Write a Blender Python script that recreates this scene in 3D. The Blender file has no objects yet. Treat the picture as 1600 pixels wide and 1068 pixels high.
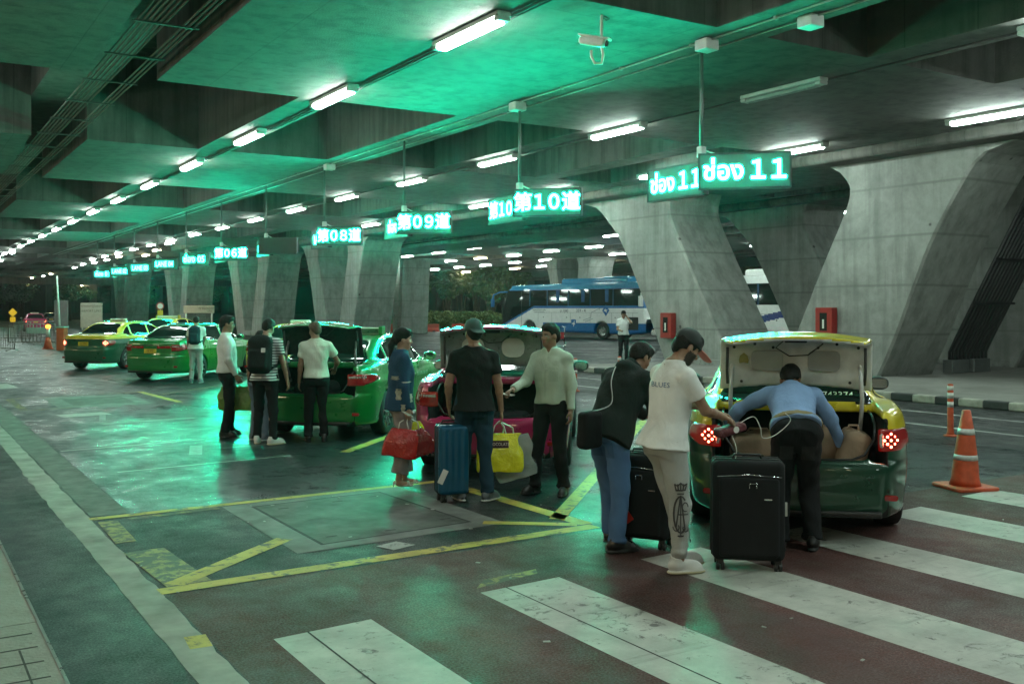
import bpy, math, random
import numpy as np
from math import radians, sin, cos, pi, sqrt
from mathutils import Vector, Matrix
random.seed(7)
C = bpy.context.scene.collection
SC = bpy.context.scene

# ------------------------------------------------------------------ camera
# World frame: +Y runs along the taxi lanes (away, to the left of the picture), +X runs across them.
HEAD = 32.1                 # compass heading of the camera, clockwise from +Y
EYE = 1.85
cam_d = bpy.data.cameras.new('camera'); cam = bpy.data.objects.new('camera', cam_d); C.objects.link(cam)
cam.location = (0, 0, EYE); cam.rotation_euler = (radians(90), 0, radians(-HEAD))
cam_d.sensor_width = 36; cam_d.lens = 36*1555/1600; cam_d.shift_y = -52/1600
cam_d.clip_start = 0.05; cam_d.clip_end = 600
SC.camera = cam
# ------------------------------------------------------------------ night sky, exposure
w = bpy.data.worlds.new('World'); SC.world = w; w.use_nodes = True
wn = w.node_tree; bg = wn.nodes['Background']
sky = wn.nodes.new('ShaderNodeTexSky'); sky.sky_type = 'NISHITA'; sky.sun_disc = False
sky.sun_elevation = radians(-6); sky.sun_rotation = radians(200)
wn.links.new(sky.outputs[0], bg.inputs[0]); bg.inputs[1].default_value = 0.05
SC.view_settings.view_transform = 'Standard'; SC.view_settings.look = 'None'
SC.view_settings.exposure = 0.48; SC.view_settings.gamma = 1
SC.cycles.use_denoising = True
SC.cycles.max_bounces = 6; SC.cycles.diffuse_bounces = 3; SC.cycles.glossy_bounces = 3
SC.cycles.volume_bounces = 0
SC.cycles.sample_clamp_indirect = 4.0
SC.cycles.caustics_reflective = False; SC.cycles.caustics_refractive = False
TUBE_L = 80.0               # radiance of a fluorescent tube
LED_L = 340.0               # radiance of the lit sign letters
HAZE = 0.0004

_ch, _sh = cos(radians(HEAD)), sin(radians(HEAD))
def at(px, py, z=0.0):
    """ground (or height z) point seen at a pixel of the 1600x1068 photograph"""
    d = (z-EYE)*1555/(482-py); r = (px-800)/1555*d
    return (d*_sh+r*_ch, d*_ch-r*_sh, z)
def atd(px, py, d):
    r = (px-800)/1555*d
    return (d*_sh+r*_ch, d*_ch-r*_sh, EYE+(482-py)/1555*d)

# ------------------------------------------------------------------ materials
def srgb(*c):
    return tuple((x/255/12.92 if x/255 < .04045 else ((x/255+.055)/1.055)**2.4) for x in c)
MATS = {}
def new_mat(name):
    m = bpy.data.materials.new(name); m.use_nodes = True; MATS[name] = m
    return m, m.node_tree, m.node_tree.nodes['Principled BSDF']
def N(nt, t, **kw):
    n = nt.nodes.new(t)
    for k, v in kw.items():
        if k in n.inputs: n.inputs[k].default_value = v
        else: setattr(n, k, v)
    return n
def coords(nt, kind='Object', scale=(1, 1, 1)):
    tc = N(nt, 'ShaderNodeTexCoord'); mp = N(nt, 'ShaderNodeMapping'); mp.inputs['Scale'].default_value = scale
    nt.links.new(tc.outputs[kind], mp.inputs[0]); return mp.outputs[0]
def noise(nt, vec, scale, detail=4, rough=.55, dist=0.0):
    n = N(nt, 'ShaderNodeTexNoise'); n.inputs['Scale'].default_value = scale; n.inputs['Detail'].default_value = detail
    n.inputs['Roughness'].default_value = rough; n.inputs['Distortion'].default_value = dist
    nt.links.new(vec, n.inputs['Vector']); return n.outputs['Fac']
def ramp(nt, fac, stops):
    r = N(nt, 'ShaderNodeValToRGB'); e = r.color_ramp.elements
    while len(e) < len(stops): e.new(.5)
    for i, (p, c) in enumerate(stops):
        e[i].position = p; e[i].color = (*c, 1) if len(c) == 3 else c
    nt.links.new(fac, r.inputs[0]); return r.outputs[0]
def g3(v): return (v, v, v)
def mixc(nt, fac, a, b, mode='MIX'):
    m = N(nt, 'ShaderNodeMix'); m.data_type = 'RGBA'; m.blend_type = mode
    for i, v in ((0, fac), (6, a), (7, b)):
        if hasattr(v, 'links'): nt.links.new(v, m.inputs[i])
        elif i == 0: m.inputs[0].default_value = v
        else: m.inputs[i].default_value = (*v, 1)
    return m.outputs[2]
def bump(nt, b, fac, strength=.3, dist=.01):
    n = N(nt, 'ShaderNodeBump'); n.inputs['Strength'].default_value = strength; n.inputs['Distance'].default_value = dist
    nt.links.new(fac, n.inputs['Height']); nt.links.new(n.outputs[0], b.inputs['Normal'])
def plain(name, col, rough=.5, metal=0, coat=0, spec=None, var=.12, vscale=6, bumps=0, bscale=40):
    """a solid colour with slight uneven wear"""
    if name in MATS: return MATS[name]
    m, nt, b = new_mat(name)
    v = coords(nt)
    n = noise(nt, v, vscale)
    a = tuple(max(0, x*(1-var)) for x in col); c = tuple(min(1, x*(1+var)) for x in col)
    nt.links.new(ramp(nt, n, [(.3, a), (.7, c)]), b.inputs['Base Color'])
    rr = ramp(nt, noise(nt, v, vscale*2.3), [(.3, g3(max(.02, rough*.85))), (.7, g3(min(1, rough*1.15)))])
    nt.links.new(rr, b.inputs['Roughness'])
    b.inputs['Metallic'].default_value = metal; b.inputs['Coat Weight'].default_value = coat
    b.inputs['Coat Roughness'].default_value = .04
    if spec is not None: b.inputs['Specular IOR Level'].default_value = spec
    if bumps: bump(nt, b, noise(nt, v, bscale, 6), bumps, .004)
    return m
def emis(name, col, strength):
    m, nt, b = new_mat(name)
    b.inputs['Base Color'].default_value = (0, 0, 0, 1); b.inputs['Roughness'].default_value = .4
    b.inputs['Emission Color'].default_value = (*col, 1); b.inputs['Emission Strength'].default_value = strength
    return m
def fabric(name, col, bscale=9, strength=.85, rough=.85, stripes=None, fine=True):
    if name in MATS: return MATS[name]
    m, nt, b = new_mat(name)
    v = coords(nt)
    fold = noise(nt, coords(nt, scale=(1, 1, .55)), bscale, 3, .5, .6)
    c = ramp(nt, noise(nt, v, 4), [(.3, tuple(x*.85 for x in col)), (.7, tuple(min(1, x*1.1) for x in col))])
    if stripes:
        wv = N(nt, 'ShaderNodeTexWave'); wv.bands_direction = 'Z'; wv.inputs['Scale'].default_value = stripes[1]; wv.inputs['Distortion'].default_value = .6
        nt.links.new(v, wv.inputs['Vector'])
        c = mixc(nt, ramp(nt, wv.outputs['Fac'], [(.45, g3(0)), (.55, g3(1))]), c, stripes[0])
    nt.links.new(c, b.inputs['Base Color'])
    b.inputs['Roughness'].default_value = rough; b.inputs['Specular IOR Level'].default_value = .25
    h = fold
    if fine:
        mx = N(nt, 'ShaderNodeMath', operation='MULTIPLY_ADD'); mx.inputs[1].default_value = .12
        nt.links.new(noise(nt, v, 220, 2), mx.inputs[0]); nt.links.new(fold, mx.inputs[2]); h = mx.outputs[0]
    bump(nt, b, h, strength, .02)
    return m

# ------------------------------------------------------------------ object helpers
def link(o, parent=None):
    C.objects.link(o)
    if parent is not None: o.parent = parent
    return o
def tag(o, label=None, cat=None, group=None, kind=None):
    if label: o['label'] = label
    if cat: o['category'] = cat
    if group: o['group'] = group
    if kind: o['kind'] = kind
    return o
def thing(name, label, cat, loc=(0, 0, 0), heading=0.0, group=None):
    o = bpy.data.objects.new(name, None); C.objects.link(o)
    o.location = loc; o.rotation_euler = (0, 0, radians(-heading)); o.empty_display_size = .2
    return tag(o, label, cat, group)
def mk(name, V, F, mats, parent=None, mi=None, smooth=False):
    me = bpy.data.meshes.new(name)
    V = np.asarray(V, dtype=np.float32)
    if isinstance(F, np.ndarray):
        n = len(F); k = F.shape[1]
        me.vertices.add(len(V)); me.vertices.foreach_set('co', V.ravel())
        me.loops.add(n*k); me.loops.foreach_set('vertex_index', F.astype(np.int32).ravel())
        me.polygons.add(n); me.polygons.foreach_set('loop_start', np.arange(0, n*k, k, dtype=np.int32))
        me.update(calc_edges=True)
    else:
        me.from_pydata([tuple(map(float, v)) for v in V], [], F)
    if not isinstance(mats, (list, tuple)): mats = [mats]
    for m in mats: me.materials.append(m)
    if mi is not None: me.polygons.foreach_set('material_index', np.asarray(mi, dtype=np.int32))
    if smooth: me.polygons.foreach_set('use_smooth', np.ones(len(me.polygons), dtype=bool))
    me.update()
    return link(bpy.data.objects.new(name, me), parent)
class MB:
    """collects simple solids; build() links them as ONE mesh"""
    def __init__(s): s.V = []; s.F = []; s.mi = []; s.m = 0; s.sm = []
    def raw(s, V, F, smooth=False):
        o = len(s.V); s.V += [tuple(v) for v in V]
        for f in F: s.F.append([o+i for i in f]); s.mi.append(s.m); s.sm.append(smooth)
        return s
    def box(s, x0, x1, y0, y1, z0, z1, M=None):
        V = [(x, y, z) for z in (z0, z1) for y in (y0, y1) for x in (x0, x1)]
        if M is not None: V = [tuple(M @ Vector(v)) for v in V]
        return s.raw(V, [(0, 2, 3, 1), (4, 5, 7, 6), (0, 1, 5, 4), (2, 6, 7, 3), (0, 4, 6, 2), (1, 3, 7, 5)])
    def rbox(s, x0, x1, y0, y1, z0, z1, r, M=None, ax=2, seg=3):
        """box with rounded edges along one axis plus small chamfer"""
        lo = [(x0, y0, z0)[i] for i in range(3)]; hi = [(x1, y1, z1)[i] for i in range(3)]
        u, v = [i for i in range(3) if i != ax]
        pts = []
        for cx, cy, a0 in ((hi[u]-r, hi[v]-r, 0), (lo[u]+r, hi[v]-r, 90), (lo[u]+r, lo[v]+r, 180), (hi[u]-r, lo[v]+r, 270)):
            for k in range(seg+1):
                a = radians(a0+90*k/seg); pts.append((cx+r*cos(a), cy+r*sin(a)))
        n = len(pts); c = min(r*.4, (hi[ax]-lo[ax])*.2)
        mu, mv = (lo[u]+hi[u])/2, (lo[v]+hi[v])/2
        fu, fv = 1-c/((hi[u]-lo[u])/2), 1-c/((hi[v]-lo[v])/2)
        V = []
        for h, q in ((lo[ax], 0), (lo[ax]+c, 1), (hi[ax]-c, 1), (hi[ax], 0)):
            for p in pts:
                a, b = (p if q else (mu+(p[0]-mu)*fu, mv+(p[1]-mv)*fv))
                t = [0, 0, 0]; t[u] = a; t[v] = b; t[ax] = h; V.append(tuple(t))
        F = []
        for j in range(3):
            for i in range(n):
                k = (i+1) % n; F.append((j*n+i, j*n+k, (j+1)*n+k, (j+1)*n+i))
        F += [tuple(range(n))[::-1], tuple(range(3*n, 4*n))]
        if ax == 1: F = [f[::-1] for f in F]
        if M is not None: V = [tuple(M @ Vector(q)) for q in V]
        return s.raw(V, F)
    def tube(s, P, r, seg=8, cap=True):
        P = [Vector(p) for p in P]; rr = r if isinstance(r, (list, tuple)) else [r]*len(P)
        V = []; F = []; up = None
        for i, p in enumerate(P):
            t = (P[min(i+1, len(P)-1)]-P[max(i-1, 0)]).normalized()
            if up is None: up = Vector((0, 0, 1)) if abs(t.z) < .9 else Vector((1, 0, 0))
            a = t.cross(up).normalized(); b = a.cross(t).normalized(); up = b
            for k in range(seg):
                q = 2*pi*k/seg; V.append(tuple(p+(a*cos(q)+b*sin(q))*rr[i]))
        for i in range(len(P)-1):
            for k in range(seg):
                l = (k+1) % seg; F.append((i*seg+k, i*seg+l, (i+1)*seg+l, (i+1)*seg+k))
        s.raw(V, F, True)
        if cap:
            o = len(s.V)-len(V)
            for f in (tuple(range(seg))[::-1], tuple((len(P)-1)*seg+k for k in range(seg))):
                s.F.append([o+i for i in f]); s.mi.append(s.m); s.sm.append(False)
        return s
    def lathe(s, prof, seg=24, M=None, cap=True, smooth=True):
        """prof: (r, z) list turned about z"""
        V = [(r*cos(2*pi*k/seg), r*sin(2*pi*k/seg), z) for r, z in prof for k in range(seg)]
        if M is not None: V = [tuple(M @ Vector(v)) for v in V]
        n = len(prof); F = [(i*seg+k, i*seg+(k+1) % seg, (i+1)*seg+(k+1) % seg, (i+1)*seg+k) for i in range(n-1) for k in range(seg)]
        o = len(s.V); s.raw(V, F, smooth)
        if cap:
            for f in (tuple(range(seg))[::-1], tuple((n-1)*seg+k for k in range(seg))):
                s.F.append([o+i for i in f]); s.mi.append(s.m); s.sm.append(False)
        return s
    def prism(s, pts, h, M):
        """polygon pts in local xy, thickness 0..h along local z"""
        n = len(pts); V = [tuple(M @ Vector((p[0], p[1], z))) for z in (0, h) for p in pts]
        return s.raw(V, [tuple(range(n))[::-1], tuple(range(n, 2*n))]+[(i, (i+1) % n, n+(i+1) % n, n+i) for i in range(n)])
    def build(s, name, mats, parent=None):
        me = bpy.data.meshes.new(name); me.from_pydata(s.V, [], s.F)
        if not isinstance(mats, (list, tuple)): mats = [mats]
        for m in mats: me.materials.append(m)
        me.polygons.foreach_set('material_index', s.mi); me.polygons.foreach_set('use_smooth', s.sm); me.update()
        return link(bpy.data.objects.new(name, me), parent)
def T(x, y, z): return Matrix.Translation((x, y, z))
def RX(a): return Matrix.Rotation(radians(a), 4, 'X')
def RY(a): return Matrix.Rotation(radians(a), 4, 'Y')
def RZ(a): return Matrix.Rotation(radians(a), 4, 'Z')
def text(body, size, M, mat, name, parent=None, off=0.0, ext=0.002, align='CENTER', xs=1.0, res=2, space=1.0):
    cu = bpy.data.curves.new(name, 'FONT'); cu.body = body; cu.size = size; cu.align_x = align; cu.align_y = 'CENTER'
    cu.extrude = ext; cu.offset = off; cu.resolution_u = res; cu.space_character = space
    o = bpy.data.objects.new(name, cu); C.objects.link(o)
    dg = bpy.context.evaluated_depsgraph_get(); dg.update()
    me = bpy.data.meshes.new_from_object(o.evaluated_get(dg))
    C.objects.unlink(o); bpy.data.objects.remove(o)
    me.transform(M @ Matrix.Diagonal((xs, 1, 1, 1))); me.materials.clear(); me.materials.append(mat); me.name = name
    return link(bpy.data.objects.new(name, me), parent)
def sign_text(body, size, M, mat, name, parent, off, ext, xs, res):
    """one line of letters; wide digits are set closer together"""
    segs = []; 
    for ch in body:
        k = 0xFF10 <= ord(ch) <= 0xFF19
        if segs and segs[-1][0] == k: segs[-1][1] += ch
        else: segs.append([k, ch])
    X = 0; Vs = []; Fs = []
    for k, s_ in segs:
        o = text(s_.strip(), size, Matrix.Identity(4), mat, name, None, off, ext, 'LEFT', 1.0, res, .62 if k else 1.0)
        V = np.array([v.co[:] for v in o.data.vertices]); F = [tuple(p.vertices) for p in o.data.polygons]
        x0, x1 = V[:, 0].min(), V[:, 0].max(); V[:, 0] += X-x0; n = sum(len(v) for v in Vs)
        Vs.append(V); Fs += [tuple(i+n for i in f) for f in F]; X += x1-x0+size*.13*(2.2 if s_.endswith(' ') else 1)
        C.objects.unlink(o); bpy.data.objects.remove(o)
    V = np.concatenate(Vs); V[:, 0] -= (V[:, 0].min()+V[:, 0].max())/2
    V = [tuple(M @ Vector((v[0]*xs, v[1], v[2]))) for v in V]
    return mk(name, V, Fs, mat, parent)
def copy_tree(o, parent=None):
    c = o.copy(); C.objects.link(c)
    if parent is not None: c.parent = parent
    for ch in list(o.children): copy_tree(ch, c)
    return c

# ------------------------------------------------------------------ implicit surfaces (numpy) -> meshes
class Field:
    def __init__(s, lo, hi, h):
        s.h = h; s.lo = np.array(lo, float); n = np.ceil((np.array(hi)-s.lo)/h).astype(int)+1
        s.n = n; s.F = np.full(n, .2, np.float32)
        s.ax = [(s.lo[i]+h*np.arange(n[i])).astype(np.float32) for i in range(3)]
    def sub(s, lo, hi):
        i0 = [max(0, int((lo[i]-s.lo[i])/s.h)) for i in range(3)]; i1 = [min(s.n[i], int((hi[i]-s.lo[i])/s.h)+2) for i in range(3)]
        if any(i1[i] <= i0[i] for i in range(3)): return None, None
        sl = tuple(slice(i0[i], i1[i]) for i in range(3))
        return sl, (s.ax[0][sl[0]][:, None, None], s.ax[1][sl[1]][None, :, None], s.ax[2][sl[2]][None, None, :])
    def comb(s, sl, d, k, op):
        A = s.F[sl]
        if op == 'add':
            if k > 0:
                hh = np.clip(.5+.5*(A-d)/k, 0, 1); s.F[sl] = A*(1-hh)+d*hh-k*hh*(1-hh)
            else: s.F[sl] = np.minimum(A, d)
        elif op == 'cut':
            d = -d
            if k > 0:
                hh = np.clip(.5-.5*(A-d)/k, 0, 1); s.F[sl] = A*(1-hh)+d*hh+k*hh*(1-hh)
            else: s.F[sl] = np.maximum(A, d)
    def cone(s, a, b, r1, r2, k=.02, op='add', flat=0.0, m=.03):
        """tapered capsule; flat=1 cuts both ends square"""
        a = np.array(a, float); b = np.array(b, float); R = max(r1, r2)+m+k
        sl, P = s.sub(np.minimum(a, b)-R, np.maximum(a, b)+R)
        if sl is None: return s
        ba = b-a; L2 = float(ba @ ba)+1e-9
        q = [P[i]-a[i] for i in range(3)]
        t = (q[0]*ba[0]+q[1]*ba[1]+q[2]*ba[2])/L2; tc = np.clip(t, 0, 1)
        d = np.sqrt((q[0]-tc*ba[0])**2+(q[1]-tc*ba[1])**2+(q[2]-tc*ba[2])**2)-(r1+(r2-r1)*tc)
        if flat:
            L = sqrt(L2)
            if flat in (1, 2): d = np.maximum(d, (t-1)*L)
            if flat in (1, 3): d = np.maximum(d, -t*L)
        s.comb(sl, d.astype(np.float32), k, op); return s
    def ell(s, c, r, R=None, k=.02, op='add', m=.03, p=2.0):
        c = np.array(c, float); r = np.array(r, float); B = np.full(3, r.max()*(1.5 if p > 2 and R is not None else 1))+m+k
        if R is None: B = r+m+k
        sl, P = s.sub(c-B, c+B)
        if sl is None: return s
        q = [P[i]-c[i] for i in range(3)]
        if R is not None:
            R = np.array(R)[:3, :3]     # columns are the local axes
            q = [q[0]*R[0, j]+q[1]*R[1, j]+q[2]*R[2, j] for j in range(3)]
        k0 = (np.abs(q[0]/r[0])**p+np.abs(q[1]/r[1])**p+np.abs(q[2]/r[2])**p)**(1/p)
        d = (k0-1)*r.min()*(.6+.4*1.0)
        s.comb(sl, d.astype(np.float32), k, op); return s
    def rbox(s, c, half, rad, R=None, k=0.0, op='add', m=.03):
        c = np.array(c, float); half = np.array(half, float)
        B = (half if R is None else np.full(3, np.linalg.norm(half)))+m+k
        sl, P = s.sub(c-B, c+B)
        if sl is None: return s
        q = [P[i]-c[i] for i in range(3)]
        if R is not None:
            R = np.array(R)[:3, :3]; q = [q[0]*R[0, j]+q[1]*R[1, j]+q[2]*R[2, j] for j in range(3)]
        e = [np.abs(q[i])-(half[i]-rad) for i in range(3)]
        d = np.sqrt(np.maximum(e[0], 0)**2+np.maximum(e[1], 0)**2+np.maximum(e[2], 0)**2)+np.minimum(np.maximum(np.maximum(e[0], e[1]), e[2]), 0)-rad
        s.comb(sl, d.astype(np.float32), k, op); return s
    def loft(s, o, up, right, st, k=.02, op='add', p=2.3, m=.05, cap=True):
        """elliptic loft along up from o; st rows: t, half width, half depth, forward shift"""
        o = np.array(o, float); up = np.array(up, float); right = np.array(right, float); fw = np.cross(up, right)
        st = np.array([list(x)+[0]*(4-len(x)) for x in st], float)
        R = st[:, 1:3].max()+m+abs(st[:, 3]).max(); e = [o+up*st[0, 0], o+up*st[-1, 0]]
        sl, P = s.sub(np.minimum(*e)-R, np.maximum(*e)+R)
        if sl is None: return s
        q = [P[i]-o[i] for i in range(3)]
        t = q[0]*up[0]+q[1]*up[1]+q[2]*up[2]; u = q[0]*right[0]+q[1]*right[1]+q[2]*right[2]
        v = q[0]*fw[0]+q[1]*fw[1]+q[2]*fw[2]
        tt = np.linspace(st[0, 0], st[-1, 0], 200)
        def sm(c):       # smooth interpolation of a column
            y = np.interp(tt, st[:, 0], st[:, c]); ker = np.hanning(25); ker /= ker.sum()
            return np.convolve(np.pad(y, 12, mode='edge'), ker, 'valid')
        ra = np.interp(t, tt, sm(1)); rb = np.interp(t, tt, sm(2)); of = np.interp(t, tt, sm(3))
        d = ((np.abs(u/ra)**p+np.abs((v-of)/rb)**p)**(1/p)-1)*np.minimum(ra, rb)
        if cap: d = np.maximum(d, np.maximum(st[0, 0]-t, t-st[-1, 0]))
        s.comb(sl, d.astype(np.float32), k, op); return s
    def plane(s, pt, n):
        """keep the side the normal points away from"""
        P = (s.ax[0][:, None, None], s.ax[1][None, :, None], s.ax[2][None, None, :])
        d = sum((P[i]-pt[i])*n[i] for i in range(3)); s.F = np.maximum(s.F, d.astype(np.float32)); return s
    def folds(s, amp, freq=22, seed=0, zs=.5):
        X, Y, Z = (s.ax[0][:, None, None], s.ax[1][None, :, None], s.ax[2][None, None, :])
        a = np.sin(freq*(.8*X+.3*Y)+freq*.55*zs*Z*2+seed+1.7*np.sin(9*Z+seed*2)+1.1*np.sin(14*X+5*Y))
        b = np.sin(freq*1.3*(.5*Y-.4*X)-freq*zs*Z+2*seed+1.4*np.sin(7*X-8*Z+seed))
        s.F = s.F+(amp*(.6*a*b+.4*b)).astype(np.float32); return s
    def mesh(s):
        F = s.F; I = F < 0
        n = F.shape
        c = I[:-1, :-1, :-1].astype(np.int8)
        tot = np.zeros_like(c)
        for dx in (0, 1):
            for dy in (0, 1):
                for dz in (0, 1): tot += I[dx:n[0]-1+dx, dy:n[1]-1+dy, dz:n[2]-1+dz]
        act = np.argwhere((tot > 0) & (tot < 8))
        idx = np.full((n[0]-1, n[1]-1, n[2]-1), -1, np.int32); idx[act[:, 0], act[:, 1], act[:, 2]] = np.arange(len(act))
        acc = np.zeros((len(act), 3)); cnt = np.zeros(len(act))
        for axis in range(3):
            o1, o2 = [i for i in range(3) if i != axis]
            for a in (0, 1):
                for b in (0, 1):
                    p = act.copy(); p[:, o1] += a; p[:, o2] += b; q = p.copy(); q[:, axis] += 1
                    f0 = F[p[:, 0], p[:, 1], p[:, 2]]; f1 = F[q[:, 0], q[:, 1], q[:, 2]]
                    m = (f0 < 0) != (f1 < 0); t = f0[m]/(f0[m]-f1[m]); pos = p[m].astype(float); pos[:, axis] += t
                    acc[m] += pos; cnt[m] += 1
        V = acc/cnt[:, None]*s.h+s.lo
        Q = []
        for axis in range(3):
            o1, o2 = [(1, 2), (2, 0), (0, 1)][axis]
            A = np.take(I, range(0, n[axis]-1), axis); B = np.take(I, range(1, n[axis]), axis)
            e = np.argwhere(A != B); e = e[(e[:, o1] > 0) & (e[:, o2] > 0) & (e[:, o1] < n[o1]-1) & (e[:, o2] < n[o2]-1)]
            ins = I[e[:, 0], e[:, 1], e[:, 2]]
            cs = []
            for a, b in ((1, 1), (0, 1), (0, 0), (1, 0)):
                g = e.copy(); g[:, o1] -= a; g[:, o2] -= b; cs.append(idx[g[:, 0], g[:, 1], g[:, 2]])
            f = np.stack(cs, 1); f[~ins] = f[~ins][:, ::-1]; Q.append(f)
        Q = np.concatenate(Q); Q = Q[(Q >= 0).all(1)]
        return V.astype(np.float32), Q
def fobj(name, f, mats, parent=None, mi=None, relax=0):
    V, Q = f.mesh()
    if relax:
        for _ in range(relax):
            acc = np.zeros_like(V); cn = np.zeros(len(V), np.float32)
            for a, b in ((0, 1), (1, 2), (2, 3), (3, 0)):
                for p, q in ((a, b), (b, a)):
                    for c in range(3): acc[:, c] += np.bincount(Q[:, p], V[Q[:, q], c], len(V))
                    cn += np.bincount(Q[:, p], minlength=len(V))
            V = (V*.5+.5*acc/np.maximum(cn, 1)[:, None]).astype(np.float32)
    m = None
    if mi is not None: m = mi(V[Q].mean(1))
    return mk(name, V, Q, mats, parent, m, True)
# ================================================================== materials of the place
def asphalt_mat(name, base, rlo, rhi, patch=.5, tint=None, bstr=.35, wetscale=.35, coat=0):
    m, nt, b = new_mat(name)
    v = coords(nt)
    big = noise(nt, v, .45, 5, .6, .5); fine = noise(nt, v, 60, 3, .7); mid = noise(nt, v, 4, 6, .65)
    c0 = tuple(x*.55 for x in base); c1 = tuple(x*1.35 for x in base)
    c = ramp(nt, big, [(.3, c0), (.7, c1)])
    c = mixc(nt, .55, c, ramp(nt, mid, [(.3, g3(.55)), (.72, g3(1.25))]), 'MULTIPLY')
    c = mixc(nt, .6, c, ramp(nt, fine, [(.35, g3(.35)), (.7, g3(1.6))]), 'MULTIPLY')
    tk = noise(nt, coords(nt, scale=(2.2, .12, 1)), 1.1, 4, .6)
    c = mixc(nt, .7, c, ramp(nt, tk, [(.3, g3(.62)), (.6, g3(1.15))]), 'MULTIPLY')
    sp = noise(nt, v, 150, 2, .8)
    c = mixc(nt, ramp(nt, sp, [(.66, g3(0)), (.72, g3(.5))]), c, (.16, .16, .15))
    # dark round blots: oil and old chewing gum
    vo = N(nt, 'ShaderNodeTexVoronoi'); vo.inputs['Scale'].default_value = 1.1; nt.links.new(v, vo.inputs['Vector'])
    c = mixc(nt, ramp(nt, vo.outputs['Distance'], [(.035, g3(.6)), (.06, g3(0))]), c, tuple(x*.25 for x in base))
    if tint: c = mixc(nt, ramp(nt, noise(nt, v, .8, 6, .7, 1), [(.45, g3(0)), (.7, g3(.7))]), c, tint)
    nt.links.new(c, b.inputs['Base Color'])
    rr = ramp(nt, noise(nt, coords(nt, scale=(1, .6, 1)), wetscale*2, 7, .68, .15), [(.38, g3(rlo)), (.64, g3(rhi))])
    nt.links.new(rr, b.inputs['Roughness'])
    mx = N(nt, 'ShaderNodeMath', operation='MULTIPLY_ADD'); mx.inputs[1].default_value = .35
    nt.links.new(mid, mx.inputs[0]); nt.links.new(fine, mx.inputs[2])
    bump(nt, b, mx.outputs[0], bstr, .006); b.inputs['Specular IOR Level'].default_value = .32
    rg = mixc(nt, .8, rr, ramp(nt, noise(nt, v, 75, 2, .8), [(.38, g3(.72)), (.62, g3(1.35))]), 'MULTIPLY'); nt.links.new(rg, b.inputs['Roughness'])
    bl = ramp(nt, mid, [(.35, g3(.6)), (.65, g3(1.15))]); rg2 = mixc(nt, .6, rg, bl, 'MULTIPLY'); nt.links.new(rg2, b.inputs['Roughness'])
    return m
M_ROAD = asphalt_mat('asphalt', (.027, .030, .030), .46, .75, bstr=.35)
M_BAY = asphalt_mat('bay_coating', (.022, .030, .032), .30, .54, bstr=.07, wetscale=.5)
M_BAY.node_tree.nodes['Principled BSDF'].inputs['Specular IOR Level'].default_value = .13
M_RED = asphalt_mat('red_crossing_coat', (.090, .038, .034), .55, .8, tint=(.06, .05, .044), bstr=.25)
def concrete_mat(name, base, board=True, bstr=.4, rough=.8, streak=.6):
    m, nt, b = new_mat(name)
    v = coords(nt)
    big = noise(nt, v, .5, 6, .65, .6); mid = noise(nt, v, 3.2, 7, .7); fine = noise(nt, v, 35, 4)
    c = ramp(nt, big, [(.28, tuple(x*.75 for x in base)), (.5, base), (.75, tuple(x*1.2 for x in base))])
    c = mixc(nt, .8, c, ramp(nt, mid, [(.3, g3(.72)), (.7, g3(1.15))]), 'MULTIPLY')
    # rain and rust streaks running down
    st = noise(nt, coords(nt, scale=(2.2, 2.2, .18)), 1.6, 5, .6)
    c = mixc(nt, streak, c, ramp(nt, st, [(.36, g3(.45)), (.55, g3(1.05))]), 'MULTIPLY')
    # board joints
    if board:
        br = N(nt, 'ShaderNodeTexBrick'); br.inputs['Scale'].default_value = 1; br.inputs['Mortar Size'].default_value = .012
        br.inputs['Brick Width'].default_value = 2.44; br.inputs['Row Height'].default_value = 1.22; br.offset = 0
        br.inputs['Color1'].default_value = (1, 1, 1, 1); br.inputs['Color2'].default_value = (.86, .86, .86, 1); br.inputs['Mortar'].default_value = (.45, .45, .45, 1)
        nt.links.new(v, br.inputs['Vector']); c = mixc(nt, .7, c, br.outputs['Color'], 'MULTIPLY')
    if name == 'column_concrete':      # diagonal formwork joints, tie holes, splashed dirt low down
        wv = N(nt, 'ShaderNodeTexWave'); wv.bands_direction = 'Z'; wv.inputs['Scale'].default_value = .26; wv.inputs['Distortion'].default_value = .25
        nt.links.new(coords(nt, scale=(1, .35, 1)), wv.inputs['Vector']); c = mixc(nt, ramp(nt, wv.outputs['Fac'], [(.0, g3(.55)), (.012, g3(0))]), c, tuple(x*.45 for x in base))
        vo = N(nt, 'ShaderNodeTexVoronoi'); vo.inputs['Scale'].default_value = .8; vo.inputs['Randomness'].default_value = .25; nt.links.new(v, vo.inputs['Vector'])
        c = mixc(nt, ramp(nt, vo.outputs['Distance'], [(.035, g3(.8)), (.05, g3(0))]), c, (.03, .03, .03))
        sx = N(nt, 'ShaderNodeSeparateXYZ'); nt.links.new(v, sx.inputs[0]); mm = N(nt, 'ShaderNodeMath', operation='MULTIPLY_ADD'); mm.inputs[1].default_value = 1.6
        nt.links.new(mid, mm.inputs[0]); nt.links.new(sx.outputs[2], mm.inputs[2]); c = mixc(nt, ramp(nt, mm.outputs[0], [(.75, g3(.6)), (1.0, g3(0))]), c, (.06, .058, .05))
    nt.links.new(c, b.inputs['Base Color']); b.inputs['Roughness'].default_value = rough
    mx = N(nt, 'ShaderNodeMath', operation='MULTIPLY_ADD'); mx.inputs[1].default_value = .5
    nt.links.new(mid, mx.inputs[0]); nt.links.new(fine, mx.inputs[2])
    bump(nt, b, mx.outputs[0], bstr, .02)
    return m
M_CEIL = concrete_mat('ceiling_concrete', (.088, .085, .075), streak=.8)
M_COL = concrete_mat('column_concrete', (.25, .26, .24), board=False, streak=.45)
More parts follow.
